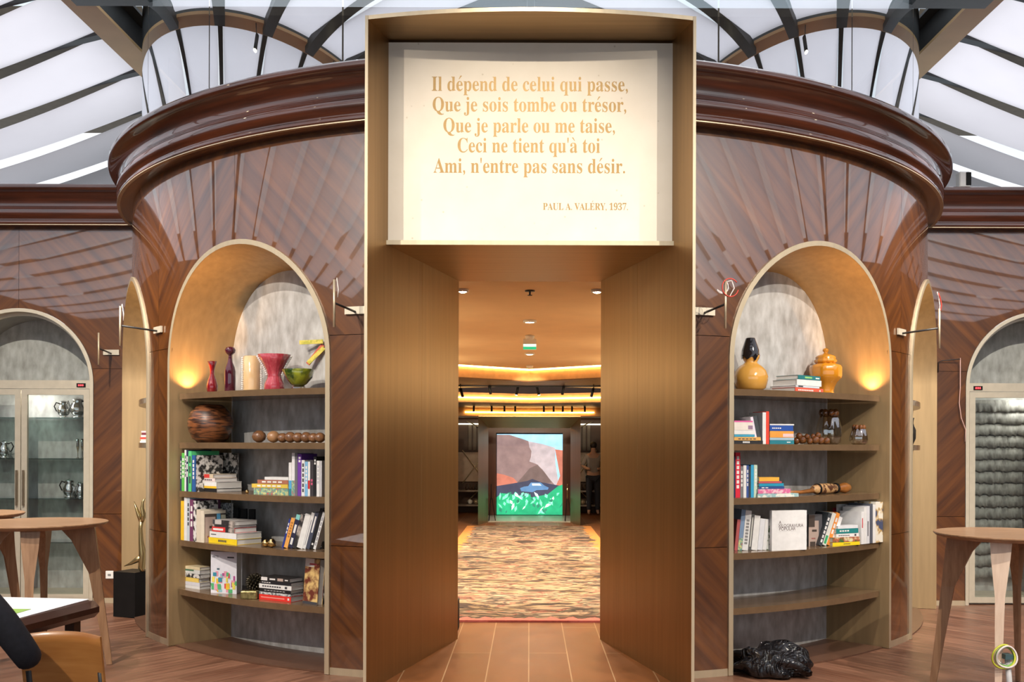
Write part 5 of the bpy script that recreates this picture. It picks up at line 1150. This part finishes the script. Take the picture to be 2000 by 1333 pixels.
# low table with papers at the left edge
LEATH = mat('dark_leather_edge', (.045, .014, .010), .3, var=.2, coat=.4)
tb = empty('meeting_table', (-3.0, 5.05, 0), 'dark leather-edged table with papers at the left frame edge', 'table')
e = MB(); e.T = frame_at(-2.43, 5.05, 0, rad(-11)); e.box(-1.25, 0, -.45, .45, .655, .745, 0, .03); e.build('table_top', LEATH, tb)
for sx, sy_ in ((-1.15, -.36), (-1.15, .36), (-.12, -.36), (-.12, .36)):
    e = MB(); e.T = frame_at(-2.43, 5.05, 0, rad(-11)); e.box(sx-.028, sx+.028, sy_-.028, sy_+.028, .003, .656); e.build('leg', DARKWOOD, tb)
PAPERW = mat('white_sheet', (.78, .78, .80), .7, var=.02)
def sheet(dx, dy, w, d, z, th, m_, label):
    mb = MB(); mb.T = frame_at(-2.43, 5.05, 0, rad(-11)) @ Matrix.Translation((dx, dy, z)) @ Matrix.Rotation(rad(th), 4, 'Z'); mb.box(-w/2, w/2, -d/2, d/2, 0, .0015); return tag(mb.build('paper_sheet', m_), label, 'paper')
sheet(-.36, .05, .60, .78, .7455, 4, PAPERW, 'large white paper sheet spread on the dark table')
sheet(-.25, -.10, .22, .34, .7475, 8, mat('green_sheet', (.30, .50, .10), .6), 'small green sheet lying on the white paper')
T = frame_at(-2.43, 5.05, 0, rad(-11)) @ Matrix.Translation((-.46, -.40, .7475)) @ Matrix.Rotation(rad(10), 4, 'Z'); book(T, .20, .022, .14, 'flat', B((.06, .12, .05)), 'small dark green book on the papers beside the person', 'books on the table')
# wooden chair, seen from behind
def chair(cx_, cy_, th, label):
    e = empty('wooden_chair', (cx_, cy_, 0), label, 'chair'); T = frame_at(cx_, cy_, 0, th)
    mb = MB(); mb.T = T; rows = []
    def bk(u, v, off):                       # curved back panel, u across, v up; local -y is the back
        z = .50+.28*v+.012*(1-(2*u-1)**2)*v; return ((u-.5)*.37, -.20-.05*v+.045*(2*u-1)**2*-1+off+.045, z)
    for i in range(13):
        u = i/12; ring = [bk(u, v/6, 0) for v in range(7)]+[bk(u, v/6, .014) for v in range(6, -1, -1)]; rows.append(ring+[ring[0]])
    mb.grid(rows); mb.add(rows[0][:-1], [list(range(14))]); mb.add(rows[-1][:-1], [list(range(13, -1, -1))]); mb.build('backrest', ORANGEW, e)
    mb = MB(); mb.T = T; mb.prism([(-.19, -.17), (.19, -.17), (.205, .22), (.17, .25), (-.17, .25), (-.205, .22)], .435, .455); mb.build('seat', ORANGEW, e)
    for sx in (-1, 1):
        mb = MB(); mb.T = T; mb.tube([(sx*.165, -.19, .003), (sx*.165, -.175, .45), (sx*.165, -.205, .62)], .014, 8); mb.build('leg', STEEL, e)
        mb = MB(); mb.T = T; mb.tube([(sx*.165, .22, .003), (sx*.165, .19, .434)], .014, 8); mb.build('leg', STEEL, e)
    return e
chair(-1.985, 4.52, rad(-6), 'orange-brown wooden chair seen from behind at the lower left')
chair(-2.60, 3.86, rad(0), 'matching wooden chair under the seated person in dark clothes')

# ------------------------------------------------------------------ seated person, cut by the left frame edge
def skin(name, pts, edges, root, m, parent, sub=2):
    names = list(pts); idx = {n: i for i, n in enumerate(names)}
    me = bpy.data.meshes.new(name); me.from_pydata([pts[n][0] for n in names], [(idx[a], idx[b]) for a, b in edges], [])
    o = bpy.data.objects.new(name, me); COL.objects.link(o); md = o.modifiers.new('s', 'SKIN'); md.use_smooth_shade = True
    for i, n in enumerate(names):
        sv = me.skin_vertices[0].data[i]; r = pts[n][1]; sv.radius = r if isinstance(r, tuple) else (r, r); sv.use_root = (n == root)
    o.modifiers.new('d', 'SUBSURF').levels = sub; o.modifiers['d'].render_levels = sub
    bpy.context.view_layer.update(); dg = bpy.context.evaluated_depsgraph_get(); m2 = bpy.data.meshes.new_from_object(o.evaluated_get(dg))
    v = [tuple(p.co) for p in m2.vertices]; f = [tuple(p.vertices) for p in m2.polygons]; bpy.data.objects.remove(o)
    mb = MB(); mb.add(v, f, 0, True); return mb.build(name, m, parent)
SKINM = mat('skin', (.50, .29, .20), .5, var=.06, scale=20); SHIRT = mat('dark_shirt', (.012, .012, .017), .8, var=.25, scale=60); TROU = mat('dark_trousers', (.03, .032, .045), .85, var=.2, scale=60); HAIR = mat('dark_hair', (.02, .013, .009), .5, var=.4, scale=40, stretch=(6, 6, 1)); SHOE = mat('dark_shoe', (.02, .018, .016), .4)
X0, Y0_ = -2.42, 3.92
pn = empty('person', (X0, Y0_, 0), 'seated person in a dark shirt at the lower left edge, back turned', 'person')
def L(x, y, z): return (X0+x, Y0_+y, z)
B_ = {'pel': (L(0, 0, .56), (.15, .11)), 'abd': (L(0, .03, .70), (.135, .10)), 'che': (L(0, .10, .88), (.155, .11)), 'upc': (L(0, .14, .99), (.13, .085)), 'nek': (L(0, .17, 1.08), .055), 'hd0': (L(0, .20, 1.15), .065)}
E_ = [('pel', 'abd'), ('abd', 'che'), ('che', 'upc'), ('upc', 'nek'), ('nek', 'hd0')]
for sx, n in ((1, 'r'), (-1, 'l')):
    B_.update({'sh'+n: (L(sx*.175, .13, .995), .062), 'ua'+n: (L(sx*.28, .16, .86), .052), 'el'+n: (L(sx*.37, .20, .70), .043), 'fa'+n: (L(sx*.22-.05, .40, .765), .036), 'wr'+n: (L(sx*.09-.11, .54, .785), .026), 'pa'+n: (L(sx*.07-.12, .62, .785), (.036, .016)),
               'hp'+n: (L(sx*.10, .04, .54), .10), 'kn'+n: (L(sx*.13, .44, .50), .066), 'ca'+n: (L(sx*.13, .46, .32), .056), 'an'+n: (L(sx*.13, .44, .10), .038), 'to'+n: (L(sx*.14, .58, .04), .032)})
    E_ += [('upc', 'sh'+n), ('sh'+n, 'ua'+n), ('ua'+n, 'el'+n), ('el'+n, 'fa'+n), ('fa'+n, 'wr'+n), ('wr'+n, 'pa'+n), ('pel', 'hp'+n), ('hp'+n, 'kn'+n), ('kn'+n, 'ca'+n), ('ca'+n, 'an'+n), ('an'+n, 'to'+n)]
    for q in range(4):
        o1 = (q-1.5)*.019; ln_ = (.075, .085, .08, .062)[q]
        B_.update({'f%d%s' % (q, n): (L(sx*.07-.12+o1, .66, .788), .0095), 'g%d%s' % (q, n): (L(sx*.065-.12+o1*1.1, .66+ln_*.55, .786), .0085), 'h%d%s' % (q, n): (L(sx*.06-.12+o1*1.1, .66+ln_, .775), .0075)})
        E_ += [('pa'+n, 'f%d%s' % (q, n)), ('f%d%s' % (q, n), 'g%d%s' % (q, n)), ('g%d%s' % (q, n), 'h%d%s' % (q, n))]
    B_.update({'t0'+n: (L(sx*.035-.12, .61, .782), .011), 't1'+n: (L(sx*.02-.12, .65, .778), .009)}); E_ += [('pa'+n, 't0'+n), ('t0'+n, 't1'+n)]
skin('body', B_, E_, 'pel', SKINM, pn)
def head(d):
    f = 1.0
    if d.y > .4: f += .10*math.exp(-((d.x)**2/.02+(d.z+.05)**2/.05))*1.6       # nose
    if d.y > .3: f -= .05*math.exp(-((abs(d.x)-.32)**2/.02+(d.z-.12)**2/.015))     # eye hollows
    if d.y > .2 and d.z < -.3: f += .05
    return f
hc = L(0, .235, 1.26)
MB().ball(hc, .105, 28, 0, (.74, .94, 1.12), head).build('head', SKINM, pn)
mb = MB()
for sx in (-1, 1): mb.ball((hc[0]+sx*.082, hc[1]-.005, hc[2]-.01), .03, 10, 0, (.4, .7, 1.1))
mb.build('ears', SKINM, pn)
mb = MB()
for sx in (-1, 1): mb.ball((hc[0]+sx*.03, hc[1]+.088, hc[2]+.014), .011, 8)
mb.build('eyes', WHITE, pn)
MB().ball((hc[0], hc[1]+.092, hc[2]-.052), .02, 8, 0, (1.1, .4, .35)).build('mouth', mat('lips', (.40, .14, .11), .5), pn)
MB().ball((hc[0], hc[1]-.018, hc[2]+.022), .113, 24, 0, (.76, .92, 1.10), lambda d: 1.0+.02*math.sin(20*d.x)*math.sin(17*d.z) if (d.y < .45+.5*d.z or d.z > .55) and d.z > -.62 else .80).build('hair', HAIR, pn)
S_ = {k: (B_[k][0], tuple(r+.014 for r in B_[k][1]) if isinstance(B_[k][1], tuple) else B_[k][1]+.013) for k in ('pel', 'abd', 'che', 'upc', 'shr', 'uar', 'elr', 'far', 'shl', 'ual', 'ell', 'fal')}
S_['nek'] = (L(0, .155, 1.045), .062)
skin('shirt', S_, [('pel', 'abd'), ('abd', 'che'), ('che', 'upc'), ('upc', 'nek'), ('upc', 'shr'), ('shr', 'uar'), ('uar', 'elr'), ('elr', 'far'), ('upc', 'shl'), ('shl', 'ual'), ('ual', 'ell'), ('ell', 'fal')], 'pel', SHIRT, pn)
Tq = {k: (B_[k][0], tuple(r+.012 for r in B_[k][1]) if isinstance(B_[k][1], tuple) else B_[k][1]+.012) for k in ('pel', 'hpr', 'knr', 'car', 'anr', 'hpl', 'knl', 'cal', 'anl')}
skin('trousers', Tq, [('pel', 'hpr'), ('hpr', 'knr'), ('knr', 'car'), ('car', 'anr'), ('pel', 'hpl'), ('hpl', 'knl'), ('knl', 'cal'), ('cal', 'anl')], 'pel', TROU, pn)
for sx in (-1, 1): MB().ball(L(sx*.135, .53, .048), .06, 14, 0, (.75, 2.1, .75)).build('shoe', SHOE, pn)
# distant figure behind the counter, right of the screen portal
q = Vector((tx(1159)*23.2, 23.2, 0)); fx, fy = q.x, q.y
pn2 = empty('person', (fx, fy, 0), 'distant standing person in a grey top right of the screen portal', 'person')
D_ = {'pel': ((fx, fy, .93), (.13, .09)), 'che': ((fx, fy, 1.22), (.15, .10)), 'upc': ((fx, fy, 1.38), (.11, .08)), 'nek': ((fx, fy, 1.48), .05), 'hd': ((fx, fy, 1.60), (.075, .085))}
De = [('pel', 'che'), ('che', 'upc'), ('upc', 'nek'), ('nek', 'hd')]
for sx, n in ((1, 'r'), (-1, 'l')):
    D_.update({'s'+n: ((fx+sx*.17, fy, 1.38), .05), 'e'+n: ((fx+sx*.26, fy-.02, 1.14), .04), 'w'+n: ((fx+sx*.13, fy-.16, 1.08), .028), 'h'+n: ((fx+sx*.08, fy-.2, 1.09), .03), 'p'+n: ((fx+sx*.09, fy, .86), .085), 'k'+n: ((fx+sx*.10, fy-.01, .48), .06), 'a'+n: ((fx+sx*.10, fy, .10), .04), 't'+n: ((fx+sx*.11, fy-.12, .04), .032)})
    De += [('upc', 's'+n), ('s'+n, 'e'+n), ('e'+n, 'w'+n), ('w'+n, 'h'+n), ('pel', 'p'+n), ('p'+n, 'k'+n), ('k'+n, 'a'+n), ('a'+n, 't'+n)]
skin('body', D_, De, 'pel', SKINM, pn2)
skin('grey_top', {k: (D_[k][0], tuple(r+.014 for r in D_[k][1]) if isinstance(D_[k][1], tuple) else D_[k][1]+.014) for k in ('pel', 'che', 'upc', 'sr', 'er', 'sl', 'el')}, [('pel', 'che'), ('che', 'upc'), ('upc', 'sr'), ('sr', 'er'), ('upc', 'sl'), ('sl', 'el')], 'pel', mat('grey_cloth', (.30, .27, .25), .8), pn2)
skin('trousers', {k: (D_[k][0], tuple(r+.012 for r in D_[k][1]) if isinstance(D_[k][1], tuple) else D_[k][1]+.012) for k in ('pel', 'pr', 'kr', 'ar', 'pl', 'kl', 'al')}, [('pel', 'pr'), ('pr', 'kr'), ('kr', 'ar'), ('pel', 'pl'), ('pl', 'kl'), ('kl', 'al')], 'pel', TROU, pn2)
MB().ball((fx, fy+.01, 1.63), .09, 12, 0, (.9, 1, 1)).build('hair', HAIR, pn2)

# black plastic bag on the floor of the right niche
rnd = random.Random(11)
ph = [(rnd.uniform(3, 9), rnd.uniform(3, 9), rnd.uniform(3, 9), rnd.uniform(0, 6)) for _ in range(7)]
def crumple(d):
    v = 1+sum(.055*math.sin(a*d.x+b*d.y+c*d.z+p) for a, b, c, p in ph)
    return v*(1+.10*abs(math.sin(7*d.x+3*d.z)))
mb = MB(); c0 = Vector((1.71, 7.02, .075)); mb.ball(c0, .20, 56, 0, (1.25, .95, .62), crumple)
mb.v = [(x, y, max(.013, z)) for x, y, z in mb.v]; bagp = empty('plastic_bag', (1.70, 7.02, .012), 'crumpled black plastic bag on the floor in the right bookcase niche', 'bag')
mb.build('bag_body', BAGM, bagp)
mb = MB(); mb.ball(Vector((1.54, 7.04, .125)), .05, 18, 0, (.9, .6, 1.0), crumple); mb.build('bag_ear', BAGM, bagp)
mb = MB(); mb.ball(Vector((1.88, 7.00, .10)), .075, 18, 0, (1, .8, .9), crumple); mb.v = [(x, y, max(.013, z)) for x, y, z in mb.v]; mb.build('bag_ear', BAGM, bagp)

# ------------------------------------------------------------------ track spotlights of the hall (they show as glints in the polished veneer)
def hall_spot(x, y, z, aim, energy, label, ang=60, lit=True):
    p = Vector((x, y, z)); d = (Vector(aim)-p).normalized(); e = empty('hall_spotlight', (x, y, z), label, 'spotlight', 'spotlights hung on the girders')
    MB().tube([p-d*.10, p+d*.06], .035, 12).build('barrel', STEEL, e); MB().tube([p+d*.061, p+d*.063], .03, 12).build('lens', mat('hall_lens', (1, .80, .52), .5, emit=45), e)
    MB().tube([tuple(p-d*.05), (x, y, 5.52)], .009, 6).build('stem', STEEL, e)
    if lit: lamp('hall_spot_light', 'SPOT', tuple(p+d*.09), energy*1.75, (1, .89, .76), aim, .03, ang, .7)
for s, side in ((-1, 'left'), (1, 'right')):
    for k, (y, aim, en) in enumerate(((1.2, (s*1.9, 7.2, 1.2), 420), (3.2, (s*2.2, 7.5, 1.0), 300), (5.2, (s*4.6, 10.0, 1.4), 420), (7.0, (s*3.2, 8.6, .2), 160))):
        hall_spot(s*3.9, y, 5.30, aim, en, 'black spotlight, %s from the near end of the %s girder' % (ORD[k], side))
hall_spot(.35, 2.82, 5.42, (0, 6.78, 3.40), 0, 'black spotlight on the ridge beam aimed at the sign, right one', 60, False); hall_spot(-.55, 2.82, 5.42, (-.1, 6.78, 3.3), 0, 'black spotlight on the ridge beam aimed at the sign, left one', 60, False)
#@@NEXT5
